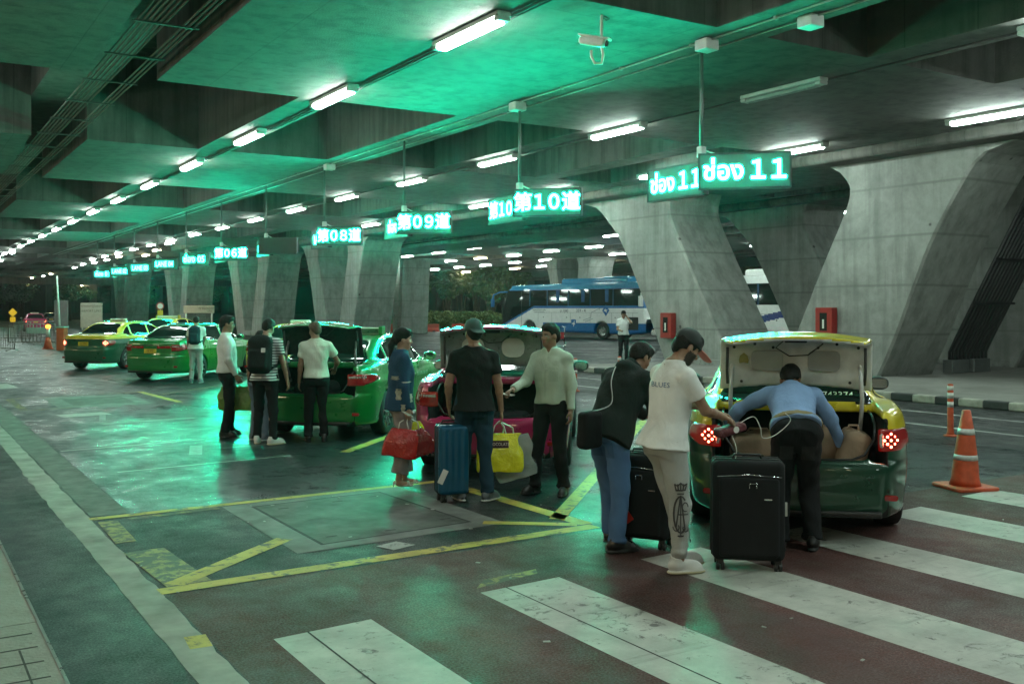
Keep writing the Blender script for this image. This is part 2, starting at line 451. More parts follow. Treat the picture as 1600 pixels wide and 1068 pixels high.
M_SLAB = concrete_mat('pavement_concrete', (.24, .235, .215), board=False, streak=0, bstr=.5)
def paint_mat(name, col, under, keep=.62, scale=9):
    """road paint, worn through in places to what is below"""
    m, nt, b = new_mat(name)
    v = coords(nt)
    wear = noise(nt, v, scale, 8, .75, .4); big = noise(nt, v, .9, 4)
    c = ramp(nt, noise(nt, v, 2.5, 6, .7), [(.3, tuple(x*.6 for x in col)), (.65, col)])
    mm = N(nt, 'ShaderNodeMath', operation='MULTIPLY_ADD'); mm.inputs[1].default_value = .35
    nt.links.new(big, mm.inputs[0]); nt.links.new(wear, mm.inputs[2])
    c = mixc(nt, ramp(nt, mm.outputs[0], [(keep+.12, g3(0)), (keep+.2, g3(.9))]), c, under)
    vo = N(nt, 'ShaderNodeTexVoronoi'); vo.inputs['Scale'].default_value = 2.2; nt.links.new(v, vo.inputs['Vector'])
    c = mixc(nt, ramp(nt, vo.outputs['Distance'], [(.05, g3(.75)), (.075, g3(0))]), c, tuple(x*.6 for x in under))
    # tyre rubber dragged across
    tr = noise(nt, coords(nt, scale=(.5, 5, 1)), 1.3, 5, .7)
    c = mixc(nt, ramp(nt, tr, [(.58, g3(0)), (.75, g3(.55))]), c, (.06, .06, .06))
    nt.links.new(c, b.inputs['Base Color']); b.inputs['Roughness'].default_value = .6
    bump(nt, b, wear, .3, .004)
    return m
M_SEEDED = 1
M_YEL = paint_mat('yellow_road_paint', (.55, .43, .07), (.06, .062, .055), .58)
M_YELF = paint_mat('faded_yellow_paint', (.33, .27, .08), (.055, .058, .05), .47)
M_WHT = paint_mat('white_road_paint', (.46, .47, .42), (.09, .085, .08), .64)
M_WHTF = paint_mat('thin_white_paint', (.42, .43, .40), (.07, .07, .07), .6)

def sheet(name, pts, z, mat, kind='structure', sub=0):
    n = len(pts)
    z *= .3
    o = mk(name, [(x, y, z) for x, y in pts], [tuple(range(n))], mat)
    if o.data.polygons[0].normal.z < 0: o.data.flip_normals()
    return tag(o, kind=kind)
def line(name, a, b, wdt, z, mat):
    a = Vector(a); b = Vector(b); d = (b-a).normalized(); n = Vector((-d.y, d.x))*wdt/2
    return sheet(name, [tuple(a-n), tuple(b-n), tuple(b+n), tuple(a+n)], z, mat)

# ================================================================== ground
sheet('road', [(-60, -40), (160, -40), (160, 330), (-60, 330)], 0, M_ROAD)
sheet('bay_surface', [(1.86, 9.42), (5.0, 9.42), (5.14, 9.2), (5.14, 6.92), (5.4, 6.7), (12.6, 6.7), (12.6, 64), (1.86, 64)], .004, M_BAY)
sheet('bay_surface', [(5.4, 6.69), (12.6, 6.69), (12.6, 6.4), (5.6, 6.4)], .004, M_BAY)
sheet('crossing_surface', [(1.52, -8), (16.9, -8), (16.9, 6.38), (5.5, 6.38), (5.15, 6.64), (1.52, 6.64)], .004, M_RED)
# drain strip with broken edges along the pavement side
rnd = random.Random(3)
V = []; F = []; yy = -6.0; i = 0
while yy < 70:
    V += [(1.30+rnd.uniform(-.005, .005)-(.03 if 9 < yy < 12.5 else 0)*rnd.random(), yy, .0025), (1.51+rnd.uniform(-.012, .012), yy, .0025)]
    if i: F.append((2*i-2, 2*i-1, 2*i+1, 2*i))
    yy += .17; i += 1
tag(mk('drain_strip', V, F, plain('drain_concrete', (.25, .25, .225), .75, var=.35, vscale=3, bumps=.4)), kind='structure')
sheet('gutter_band', [(1.53, 9.5), (1.85, 9.5), (1.85, 60), (1.53, 60)], .006, plain('gutter_concrete', (.105, .11, .10), .7, var=.4, vscale=4, bumps=.4))
# raised pavement at the left edge with worn grooves
pv = MB(); pv.box(-14, .69, -8, 5.95, 0, .15); pv.box(-14, .69, 5.96, 60, 0, .15)
for q in range(12):
    pass
tag(pv.build('pavement', M_SLAB), kind='structure')
gr = MB()
for q in range(9):
    y0 = 5.75-q*.24; gr.box(-.6, .64, y0, y0+.014, .146, .1515)
for q in range(6): gr.box(-.3+q*.17, -.29+q*.17, 4.4-q*.1, 5.5, .146, .1512)
tag(gr.build('pavement_joints', plain('dark_joint', (.03, .03, .028), .8)), kind='structure')
tag(MB().box(.685, .70, -8, 60, 0, .154).build('pavement_edge', plain('pavement_edge_steel', (.22, .24, .22), .3, .6)), kind='structure')

# crossing stripes: each runs along the road
for k, (x0, x1, y1) in enumerate([(1.83, 2.44, 5.47), (3.27, 3.92, 5.64), (4.71, 5.34, 5.76), (6.15, 6.72, 5.85), (7.6, 8.18, 5.85), (8.97, 9.58, 6.0), (10.4, 11.0, 6.0), (11.85, 12.45, 6.0)]):
    s_ = sheet('crossing_stripe', [(x0, -6), (x1, -6), (x1, y1), (x0, y1-.04)], .008, M_WHT)
    if k in (0, 1): sheet('stripe_seam', [(x0+.2, -6), (x0+.212, -6), (x0+.212, y1-.02), (x0+.2, y1-.02)], .0125, MATS['dark_joint'])
sheet('yellow_smudge', [(3.3, 5.7), (3.85, 5.8), (3.9, 5.9), (3.45, 5.86)], .0085, M_YELF)

# painted traffic island with inspection cover
line('yellow_line', (1.5, 6.73), (5.1, 6.80), .15, .0125, M_YEL)
line('yellow_line', (1.5, 9.37), (5.05, 9.45), .11, .0125, M_YEL)
line('yellow_line', (5.08, 6.9), (5.02, 9.38), .15, .0125, M_YEL)
line('yellow_line', (1.62, 6.85), (2.70, 7.74), .15, .0166, M_YEL)
line('yellow_line', (4.36, 7.42), (5.0, 6.92), .12, .0166, M_YEL)
line('yellow_line', (3.05, 8.05), (4.0, 9.0), .13, .0166, M_YELF)
line('yellow_edge', (1.72, 6.82), (1.66, 7.95), .3, .0125, M_YELF)
line('yellow_edge', (1.62, 9.2), (1.60, 8.3), .16, .0125, M_YELF)
line('yellow_edge', (1.8, 9.2), (2.6, 9.28), .10, .0125, M_YELF)
line('yellow_edge', (1.45, 5.5), (1.47, 5.72), .12, .0125, M_YEL)
cf = plain('cover_frame_concrete', (.15, .155, .145), .7, var=.35, vscale=3, bumps=.3)
M_DKC = plain('dark_cover', (.07, .075, .065), .65, var=.45, vscale=3, bumps=.6, bscale=14)
sheet('cover_frame', [(2.62, 7.22), (4.52, 7.3), (4.5, 9.38), (2.64, 9.3)], .0145, cf)
sheet('cover_gap', [(2.87, 7.38), (4.29, 7.49), (4.21, 9.23), (2.87, 9.16)], .0165, MATS['dark_joint'])
sheet('inspection_cover', [(2.9, 7.41), (4.26, 7.52), (4.18, 9.2), (2.9, 9.13)], .0185, M_DKC)
sheet('white_patch', [(3.22, 7.12), (3.42, 7.18), (3.50, 7.0), (3.28, 6.93)], .0186, M_WHTF)
for x, y in ((3.0, 7.6), (4.1, 7.7), (3.05, 8.9), (4.0, 9.0), (3.5, 7.55), (3.6, 8.95)):
    sheet('lifting_slot', [(x, y), (x+.1, y), (x+.1, y+.035), (x, y+.035)], .0205, MATS['dark_joint'])
# second island
line('yellow_line', (2.1, 20.0), (2.1, 22.7), .14, .0125, M_YELF); line('yellow_line', (2.1, 22.7), (4.8, 23.1), .12, .0125, M_YELF)
line('yellow_line', (4.75, 23.2), (4.9, 20.2), .14, .0125, M_YEL); line('yellow_line', (2.1, 20.0), (2.9, 20.1), .12, .0125, M_YELF)
sheet('cover_frame', [(2.7, 20.1), (4.4, 20.2), (4.4, 22.6), (2.7, 22.5)], .0125, cf)
sheet('inspection_cover', [(3.0, 20.5), (4.15, 20.6), (4.15, 22.2), (3.0, 22.1)], .0145, M_DKC)
line('yellow_line', (2.1, 26), (2.2, 60), .12, .0125, M_YELF)
sheet('white_patch', [(1.9, 25.6), (2.6, 25.8), (2.5, 27.4), (1.9, 27.0)], .0166, M_WHTF)
# 45 degree lane lines
for k, y in enumerate((7.2, 12.0, 17.1, 22.2, 27.3, 32.4, 37.5, 42.6)):
    line('lane_line', (4.98, y), (10.6, y+5.6), .14, .0125, M_YEL if k < 2 else M_YELF)
line('pale_joint', (1.9, 14.05), (5.4, 14.4), .05, .0125, M_WHTF)
line('pale_joint', (2.2, 11.9), (4.3, 12.1), .04, .0125, M_WHTF)
for k, (x, y, a, l, wd) in enumerate([(2.9, 17.0, 5, 1.5, .22), (3.0, 17.5, 80, 1.0, .1), (3.3, 12.8, 75, .9, .16), (3.75, 13.2, 5, .8, .12), (2.5, 18.6, 10, .8, .5)]):
    c_, s_ = cos(radians(a)), sin(radians(a))
    line('worn_marking', (x, y), (x+l*c_, y+l*s_), wd, .0166, M_WHTF if k == 4 else plain('worn_grey_paint', (.13, .14, .135), .5, var=.4, bumps=.2))
line('white_line', (13.8, -20), (14.3, 62), .12, .008, M_WHTF)
line('white_line', (15.7, -20), (15.7, 62), .12, .008, M_WHTF)
line('white_line', (26, 30), (60, 52), .15, .008, M_WHTF); line('white_line', (23, 33), (40, 78), .15, .008, M_WHTF)
line('white_line', (22.5, 25.5), (48, 36), .15, .008, M_WHTF)
# litter and specks on the ground
sm = MB(); rs = random.Random(5)
for q in range(60):
    x, y = rs.uniform(1.5, 9), rs.uniform(3.2, 9.4); s_ = rs.uniform(.006, .02)
    M = T(x, y, .0215) @ RZ(rs.uniform(0, 180)); sm.box(-s_, s_, -s_*.5, s_*.5, -.002, .002, M)
tag(sm.build('litter', plain('pale_litter', (.35, .36, .33), .6)), kind='stuff', label='small bits of litter scattered over the crossing', cat='litter')

# far traffic island: striped kerb, paving
tag(MB().box(17.42, 30.5, -25, 24.5, 0, .148).build('median', M_SLAB), kind='structure')
kb = MB(); y = -20.0; k = 0
while y < 24:
    kb.m = k % 2; kb.rbox(17.2, 17.42, y, y+.498, 0, .155, .03, ax=1); y += .5; k += 1
tag(kb.build('kerb', [plain('kerb_white', (.36, .35, .30), .7, var=.3, bumps=.3), plain('kerb_black', (.035, .036, .036), .6, var=.3, bumps=.3)]), kind='structure')

# ================================================================== ceiling: slab with deep coffers
ZC, ZT = 5.85, 7.9
xs_gap = [(2.8, 4.0)]
cofx = [(-17.5, -14.7), (-13.9, -11.1), (-10.3, -7.5), (-6.7, -3.9), (-3.1, -.6), (-.6+.8, 2.8-.0), (4.0, 6.6), (7.4, 10.0), (11.0, 13.25), (14.1, 16.7), (17.5, 19.6), (24.6, 27.0), (31.2, 34.0), (34.8, 37.6), (38.4, 41.2), (42, 44.8), (45.6, 48.4), (49.2, 52), (52.8, 55.6), (56.4, 59.2), (60, 62.8)]
cofy = [(-12.0, -4.9), (3.3, 10.45)]+[(18.1+15.3*k, 25.3+15.3*k) for k in range(8)]
bx = sorted(set([-22, 70]+[v for p in cofx for v in p])); by = sorted(set([-14, 142]+[v for p in cofy for v in p]))
def lvl(i, j):
    xm, ym = (bx[i]+bx[i+1])/2, (by[j]+by[j+1])/2
    if 2.8 < xm < 4.0: return 6.75
    if any(a < xm < b for a, b in cofx) and any(a < ym < b for a, b in cofy): return ZT
    return ZC
cb = MB()
L = [[lvl(i, j) for j in range(len(by)-1)] for i in range(len(bx)-1)]
for i in range(len(bx)-1):
    for j in range(len(by)-1):
        z = L[i][j]; x0, x1, y0, y1 = bx[i], bx[i+1], by[j], by[j+1]
        cb.raw([(x0, y0, z), (x1, y0, z), (x1, y1, z), (x0, y1, z)], [(3, 2, 1, 0)])
        if i+1 < len(bx)-1 and L[i+1][j] != z:
            z2 = L[i+1][j]; f = (0, 1, 2, 3) if z2 < z else (3, 2, 1, 0)
            cb.raw([(x1, y0, z), (x1, y1, z), (x1, y1, z2), (x1, y0, z2)], [f])
        if j+1 < len(by)-1 and L[i][j+1] != z:
            z2 = L[i][j+1]; f = (3, 2, 1, 0) if z2 < z else (0, 1, 2, 3)
            cb.raw([(x0, y1, z), (x1, y1, z), (x1, y1, z2), (x0, y1, z2)], [f])
for x in (-22, 70): cb.box(min(x, x+.3), x+.3, -14, 142, ZC-.4, ZT+.3)
cb.box(-22, 70, -14.3, -14, ZC-.6, ZT+.3); cb.box(-22, 70, 142, 142.3, ZC-.8, ZT+.3)
cb.box(-22.3, 70.3, -14.3, 142.3, ZT+.32, ZT+.6)
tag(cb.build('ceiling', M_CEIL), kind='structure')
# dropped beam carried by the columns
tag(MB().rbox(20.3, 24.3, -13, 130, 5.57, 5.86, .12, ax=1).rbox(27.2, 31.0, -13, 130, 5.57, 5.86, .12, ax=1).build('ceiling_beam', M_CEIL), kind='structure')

# ------------------------------------------------------------------ V columns
def v_column(name, label, x0, yc, group, parent_mat=M_COL, x1=None, ys=1.0):
    x1 = x1 or x0+2.2
    t = thing(name, label, 'column', ((x0+x1)/2, yc, 0), 0, group)
    def curve(pts, n=6):
        out = []
        for i in range(len(pts)-1):
            p0 = pts[max(i-1, 0)]; p1 = pts[i]; p2 = pts[i+1]; p3 = pts[min(i+2, len(pts)-1)]
            for k in range(n):
                u = k/n
                out.append(tuple(.5*((2*p1[j])+(-p0[j]+p2[j])*u+(2*p0[j]-5*p1[j]+4*p2[j]-p3[j])*u*u+(-p0[j]+3*p1[j]-3*p2[j]+p3[j])*u**3) for j in (0, 1)))
        return out+[pts[-1]]
    zt = 5.58
    # outlines in (y, z), local to yc
    left_out = curve([(7.9, zt), (7.1, zt-.2), (6.4, zt-.75), (5.7, 4.1), (4.6, 2.3), (3.45, .2), (3.35, 0)])
    left_in = curve([(.35, 0), (1.3, 1.6), (2.5, 3.6), (3.2, 4.9), (3.05, zt)])
    right_out = curve([(-8.3, zt), (-7.45, zt-.25), (-6.85, zt-1.0), (-6.1, 3.3), (-5.2, 1.2), (-4.6, 0)])
    right_in = curve([(-1.5, 0), (-2.0, 1.2), (-2.9, 3.0), (-3.75, 4.7), (-3.5, zt-.25), (-3.1, zt)])
    def arm(out, inn, nm):
        # out runs top->bottom, inn bottom->top ; build quads row by row between both edges
        b = MB(); n = 30
        def res(c):
            z = np.array([p[1] for p in c]); y = np.array([p[0] for p in c]); o = np.argsort(z); z, y = z[o], y[o]
            return np.interp(np.linspace(0, zt, n), z, y)
        A = res(out); B = res(inn); zz = np.linspace(0, zt, n); c = .06
        if A.mean() > B.mean(): A, B = B, A     # A lower y
        ring = []
        for i in range(n):
            ring.append([(x0+c, A[i]), (x1-c, A[i]), (x1, A[i]+c), (x1, B[i]-c), (x1-c, B[i]), (x0+c, B[i]), (x0, B[i]-c), (x0, A[i]+c)])
        V = [(p[0]-(x0+x1)/2, p[1], zz[i]) for i in range(n) for p in ring[i]]
        F = [(i*8+k, i*8+(k+1) % 8, (i+1)*8+(k+1) % 8, (i+1)*8+k) for i in range(n-1) for k in range(8)]
        V = [(v[0], v[1]*ys, v[2]) for v in V]
        b.raw(V, F, False)
        b.build(nm, parent_mat, t)
    arm(left_out, left_in, 'arm'); arm(right_out, right_in, 'arm')
    MB().rbox(-(x1-x0)/2-.02, (x1-x0)/2+.02, -4.55*ys, 2.95*ys, 0, .35, .1, ax=2).build('plinth', parent_mat, t)
    return t
v_column('concrete_column', 'big V shaped concrete column with red fire boxes, right of the long coach', 21.0, 20.9, 'front row of V shaped columns')
v_column('concrete_column', 'V shaped concrete column standing behind the big one with fire boxes', 27.6, 21.3, 'rear row of V shaped columns')
for yc, ys_, s1 in ((52.5, .62, 'V shaped concrete column behind the open green taxi, left of the hedge'), (68.0, .66, 'V shaped column with pale edges behind the man in glasses'), (88.0, .62, 'V shaped concrete column behind the yellow lane number board'), (112.0, .62, 'smallest far V shaped column at the left of the row')):
    v_column('concrete_column', s1, 21.0, yc, 'front row of V shaped columns', ys=ys_)
for px, ys_, s1 in ((619, .17, 'far concrete column beside the hedge at its left end'), (885, .4, 'pale column top seen above the coach roof')):
    p = atd(px, 482, 74); v_column('concrete_column', s1, p[0], p[1], 'far columns behind the coach', ys=ys_)
# pipes strapped to the leaning arm of the near column
pb = MB(); dirv = Vector((0, -2.6, 5.0)).normalized()
t = thing('pipe_bundle', 'bundle of dark pipes strapped to the right side of the big V column', 'pipes', (23.9, 16.0, .15))
for i in range(11):
    pb = MB(); x = -.1+i*.16
    pb.tube([(x, .15, .1), (x, .15, .55), (x, -.05, .95), (x, -2.45, 5.4)], .045, 8).build('pipe', plain('dark_pipe', (.035, .037, .036), .5, .3), t)
for k in (.2, .45, .7, .93):
    c_ = Vector((0, -.05-2.4*k, .95+4.45*k)); MB().box(-.22, 1.62, c_.y-.09, c_.y-.04, c_.z-.03, c_.z+.03).build('strap', plain('strap_steel', (.05, .05, .05), .5, .5), t)
MB().rbox(-.2, .55, 0, .3, 0, .35, .03).build('junction_box', plain('grey_box', (.11, .12, .115), .5), t); MB().rbox(.75, 1.5, 0, .3, 0, .35, .03).build('junction_box', MATS['grey_box'], t)
# conduit rack in the slot of the ceiling
t = thing('pipe_rack', 'long rack of parallel conduits running in the ceiling slot', 'pipes', (3.4, 0, 6.0))
for i in range(9):
    MB().tube([(-.42+i*.075+(.18 if i > 5 else 0), -12, -.08), (-.42+i*.075+(.18 if i > 5 else 0), 120, -.08)], .016, 6).build('conduit', plain('conduit_green_grey', (.16, .17, .16), .4, .5), t)
for k in range(40): MB().box(-.5, .42, 2+k*2.1, 2.05+k*2.1, -.12, -.1).build('bracket', plain('bracket_dark', (.06, .06, .055), .5, .4), t)

# ================================================================== fluorescent lights
M_TUBE = emis('lit_tube', (.80, 1.0, .90), TUBE_L); M_TUBEW = emis('warm_lit_tube', (1.0, .82, .48), TUBE_L*.8)
M_HOUS = plain('lamp_housing', (.5, .52, .5), .45); M_OFFT = plain('unlit_tube', (.35, .42, .40), .25)
def lamp_proto(nm, tube_mat, ln=1.65):
    t = thing(nm, '', 'ceiling light')
    b = MB(); b.rbox(-.11, .11, -ln/2-.12, ln/2+.12, .05, .12, .02, ax=1); b.box(-.02, .02, -ln*.35, -ln*.3, .1, .14); b.box(-.02, .02, ln*.3, ln*.35, .1, .14)
    b.rbox(-.1, .1, ln/2+.0, ln/2+.12, -.01, .05, .02, ax=1); b.rbox(-.1, .1, -ln/2-.12, -ln/2, -.01, .05, .02, ax=1)
    b.build('housing', M_HOUS, t)
    d = MB(); d.rbox(-.085, .085, -ln/2, ln/2, -.03, .045, .03, ax=1); d.build('tube', tube_mat, t)
    return t
LAMPW = lamp_proto('fluorescent_light', M_TUBE); LAMPY = lamp_proto('fluorescent_light', M_TUBEW); LAMPO = lamp_proto('fluorescent_light', M_OFFT)
used_l = {}
def lamp(proto, x, y, z, label, group, rz=0):
    key = id(proto)
    o = proto if key not in used_l else copy_tree(proto); used_l[key] = 1
    o.location = (x, y, z); o.rotation_euler = (0, 0, radians(rz)); tag(o, label, 'ceiling light', group); return o
R1 = 'row of tube lights leading to the upper left'
ordn = ['nearest', 'second', 'third', 'fourth', 'fifth', 'sixth', 'seventh', 'eighth', 'ninth', 'tenth', 'eleventh', 'twelfth', 'thirteenth', 'fourteenth', 'fifteenth', 'sixteenth', 'seventeenth', 'eighteenth', 'nineteenth', 'twentieth']
for k in range(-3, 19):
    lab = (ordn[k]+' lit tube in the row on the ceiling left of the lane signs') if k >= 0 else ordn[k+3]+' tube light behind the camera in the row left of the lane signs'
    lamp(LAMPW, 7.0, 12.3+5.1*k, ZC-.13, lab, R1)
for k in range(-3, 15):
    if k == 0: lamp(LAMPO, 13.65, 12.6, ZC-.13, 'dead unlit tube light above the nearest lane sign', 'row of tube lights over the lane signs')
    else: lamp(LAMPW, 13.65, 12.3+5.1*k, ZC-.13, (ordn[k+1]+' light in the row passing just over the lane signs') if k > 0 else ('tube light at the top right corner of the ceiling' if k == -1 else ordn[k+3]+' tube light behind the camera in the row over the lane signs'), 'row of tube lights over the lane signs')
for k in range(-3, 8):
    lamp(LAMPW, 19.0, 12.0+5.1*k, ZC-.13, (ordn[k]+' tube light in the row beside the big V columns') if k >= 0 else ordn[k+3]+' tube light right of the camera, before the big columns', 'row of tube lights by the columns')
for k in range(-2, 7):
    if k < 3: lamp(LAMPW, .2, 2.3+10.2*k, ZC-.13, ordn[k+2]+' added cool fill light, unseen, over the pavement edge, counted from behind the camera', 'added fill lights over the pavement')  # cool row added out of view for frontal white on people and stripes
    for j in (0, 1): lamp(LAMPY, -4.7, 2.3+5.1*(2*k+j), 3.7, ordn[2*(k+2)+j]+' warm low tube light left of the pavement, counted from behind the camera', 'warm lights beside the pavement')
# the far deck: individual lamps read off the photo
far = [(160, 70, 0), (325, 50, 0), (510, 27, 0), (715, 5, 0), (1150, 20, 0), (925, 43, 0), (725, 65, 0), (548, 80, 1), (1275, 58, 0), (1215, 100, 1), (895, 90, 0), (730, 103, 0), (575, 117, 0), (390, 95, 0), (247, 108, 0), (113, 120, 1), (876, 123, 0), (730, 135, 1), (435, 128, 0), (307, 140, 0), (190, 150, 0), (470, 153, 1), (353, 162, 1), (247, 171, 1), (150, 178, 1)]
ordn2 = ['first']+ordn[1:]
for i, (a, b_, wm) in enumerate(far):
    px, py = 590+a/3.404, 380+b_/3.404
    x, y, z = at(px, py, ZC-.13)
    same = sorted(q[0] for q in far if q[2] == wm); od = ordn2[same.index(a)]
    lamp(LAMPY if wm else LAMPW, x, y, z, '%s from the left of the small %s lamps above the hedge and coach' % (od, 'warm' if wm else 'cool white'), 'far warm lamps over the coach' if wm else 'far cool lamps over the coach')
for X_ in (32.7, 39.1, 45.5):
    for k in range(6):
        o_ = 'second third fourth fifth sixth seventh'.split()[k]
        lamp(LAMPW, X_, 16.4+5.1*k-(0 if X_ < 35 else -6*(X_-32.7)/6.4), ZC-.13, o_+' lamp counted from the right in the '+{32.7: 'first', 39.1: 'second', 45.5: 'third'}[X_]+' light row behind the big V columns', 'light rows behind the V columns')
farl = [(265, 380, 0), (245, 391, 1), (228, 399, 1), (186, 401, 1), (167, 406, 0), (148, 410, 0), (130, 413, 0), (117, 418, 0), (80, 428, 1), (68, 431, 0), (50, 434, 1), (43, 442, 1), (30, 447, 1), (110, 449, 1), (128, 446, 1), (139, 443, 1), (20, 395, 0), (2, 407, 0), (331, 434, 0)]
for i, (px, py, wm) in enumerate(farl):
    x, y, z = at(px, py, ZC-.13)
    same = sorted(q[0] for q in farl if q[2] == wm)
    lamp(LAMPY if wm else LAMPW, x, y, z, '%s from the left of the tiny %s lamps at the far left' % (ordn2[same.index(px)], 'warm' if wm else 'cool white'), 'far warm lamps at the left' if wm else 'far cool lamps at the left')

# feeder cable along light row
cbm = plain('black_cable', (.03, .03, .03), .5)
tag(MB().tube([(7.16, -10, ZC-.03), (7.16, 100, ZC-.03)], .022, 6).tube([(7.24, -10, ZC-.03), (7.24, 100, ZC-.03)], .012, 6).build('feeder_cable', cbm), 'dark cable tray linking the row of lights left of the signs', 'cable')
tag(MB().tube([(13.8, -10, ZC-.03), (13.8, 90, ZC-.03)], .018, 6).build('feeder_cable', cbm), 'dark cable linking the row of lights above the lane signs', 'cable')
t = thing('ceiling_conduit', 'pair of thin metal conduits along the ceiling that feed the lane signs', 'conduit', (10.3, 0, ZC-.03))
for dx in (0, .38):
    MB().tube([(dx, -8, 0), (dx, 80, 0)], .014, 6).build('conduit', plain('zinc_conduit', (.30, .31, .29), .35, .7), t)
for k in range(36): MB().box(-.03, .03, -4+k*1.7, -3.96+k*1.7, -.02, .03).build('clip', MATS['zinc_conduit'], t)
for k, (x, y) in enumerate(((10.32, 11.0), (10.68, 9.35), (10.35, 16.3), (10.35, 26))):
    tag(MB().rbox(x-.13, x+.13, y-.13, y+.13, ZC-.17, ZC-.01, .02).build('junction_box', plain('pale_box', (.55, .57, .55), .5)), ['pale junction box beside the pole of the nearest sign', 'pale junction box on the conduit at the top right', 'pale junction box near the pole of the second sign', 'small far junction box on the ceiling conduit'][k], 'junction box')

# ================================================================== lane signs
LEDC = (.0035, 1.0, .54)
M_LED = emis('led_letters', LEDC, LED_L)
M_LEDF = emis('led_letters_far', LEDC, LED_L*.6)
M_PANEL = emis('led_panel_bloom', (0, .55, .32), .12); M_PANEL.node_tree.nodes['Principled BSDF'].inputs['Base Color'].default_value = (.02, .03, .03, 1)  # board face glows faintly to imitate bloom from the lit letters
M_POFF = plain('led_panel_off', (.012, .02, .02), .35)
M_SBOX = plain('sign_case', (.02, .035, .032), .4, .2)
sgn = [('ช่อง １１', 'ช่อง １１'), ('第１０道', '第１０道'), ('第０９道', 'ช่อง 09'), ('第０８道', 'LANE 08'), (None, 'ช่'), ('第０６道', 'LANE 06'), ('ช่อง 05', 'ช่อง 05'), ('LANE 04', 'LANE 04'), ('LANE 03', 'LANE 03'), ('LANE 02', 'LANE 02'), ('ช่อง 01', 'ช่อง 01')]
def lane_sign(k, front, left):
    y = 11.2+5.1*k
    n = 11-k
    lab = ['largest green lane sign with Thai letters on both boards, nearest the big column', 'green lane sign with Chinese characters on both boards, over the driver in pale green',
           'green lane sign above the pink taxi, small Thai letters on its left board', 'green lane sign over the open green taxi, Latin letters on its left board',
           'lane sign whose front board is dark and blank', 'green lane sign just left of the dark blank one', 'green lane sign over the direction board, Thai letters in front',
           'small green lane sign over the yellow number board', 'small green sign third from the left end of the row', 'small green sign second from the left end of the row', 'smallest green lane sign at the left end of the row'][k]
    t = thing('lane_sign', lab, 'sign', (10.4, y, 4.15), 0, 'green lane signs hanging in a row')
    MB().tube([(0, 0, -.05), (0, 0, ZC-4.15)], .028, 8).lathe([(.09, ZC-4.17), (.09, ZC-4.155)], 12).build('pole', plain('sign_pole', (.10, .13, .12), .4, .5), t)
    MB().rbox(-.05, .05, -.06, .06, -.02, .14, .015).tube([(.02, 0, .1), (.12, -.3, -.03)], .012, 6).build('bracket', plain('sign_bracket', (.5, .52, .5), .5), t)
    hw, hh = .66, .265
    for side, (cx, cy, rz, body) in enumerate(((.12, -.77, -45, front), (.17, .80, -90, left))):
        M = T(cx, cy, -.3) @ RZ(rz)           # local: x along board, -y is the face
        b = MB(); b.rbox(-hw, hw, 0, .12, -hh, hh, .02, M, ax=1); c = b.build('board', M_SBOX, t)
        f = MB()
        for a in ((-hw, -hw+.025, -hh, hh), (hw-.025, hw, -hh, hh), (-hw+.025, hw-.025, -hh, -hh+.025), (-hw+.025, hw-.025, hh-.025, hh)): f.box(a[0], a[1], -.014, -.001, a[2], a[3], M)
        f.build('frame', M_SBOX, c)
        p = MB(); p.box(-hw+.03, hw-.03, -.006, -.0012, -hh+.03, hh-.03, M); p.build('panel', M_PANEL if body and not (k == 4) else M_POFF, c)
        if body:
            sz = .36 if 'L' not in body else .33; xs = {'第': .98, 'ช': .92, 'L': .72}[body[0]]*(1.08 if '１１' in body else 1)
            if k == 4: xs = .9
            Mt = M @ T(-.42 if k == 4 else (0 if side == 0 else .02), -.012, -.01) @ RX(90)
            sign_text(body, sz, Mt, M_LED if k < 6 else M_LEDF, 'lettering', c, off=.0095, ext=.003, xs=xs, res=3)
    return t
for k, (a, b_) in enumerate(sgn): lane_sign(k, a, b_)

# ================================================================== security camera on its pole
p = at(940, 24, ZC); t = thing('security_camera', 'white security camera on a hooked bracket below the ceiling', 'camera', (p[0], p[1], ZC))
mw = plain('camera_white', (.62, .62, .56), .45)
d_ = p[0]*_sh+p[1]*_ch; s1 = d_/1555
MB().tube([(0, 0, 0), (0, 0, -.42), (.02*1, -.01, -.55), (0, 0, -.66), (-.08, .05, -.66), (-.12, .07, -.56), (-.12, .07, -.48)], .022, 8).build('bracket', mw, t)
Mc = T(-.1, .06, -.36) @ RZ(-58) @ RY(14)
b = MB(); b.rbox(-.20, .18, -.062, .062, -.062, .062, .055, Mc, ax=0, seg=5); b.rbox(-.22, .24, -.07, .07, .045, .075, .014, Mc, ax=0); b.build('housing', mw, t)
MB().lathe([(.05, 0), (.045, .012)], 16, Mc @ T(.2, 0, 0) @ RY(90)).build('lens', plain('lens_black', (.008, .008, .008), .1), t)
MB().tube([(0, 0, -.02), (.1, .03, -.05), (.16, .03, -.02), (.05, .02, .0)], .008, 6).build('cable', cbm, t)

# haze: volume box added to imitate lens bloom around signs and lamps
def haze_box():
    m = bpy.data.materials.new('haze'); m.use_nodes = True; nt = m.node_tree
    nt.nodes.remove(nt.nodes['Principled BSDF'])
    v = nt.nodes.new('ShaderNodeVolumePrincipled'); v.inputs['Color'].default_value = (.9, .95, .92, 1); v.inputs['Density'].default_value = HAZE; v.inputs['Anisotropy'].default_value = .93
    nt.links.new(v.outputs[0], nt.nodes['Material Output'].inputs['Volume'])
    o = MB().box(-70, 170, -45, 340, -1, 20).build('haze', m); tag(o, 'thin haze box added to imitate lens bloom around the lights', 'haze', kind='stuff')
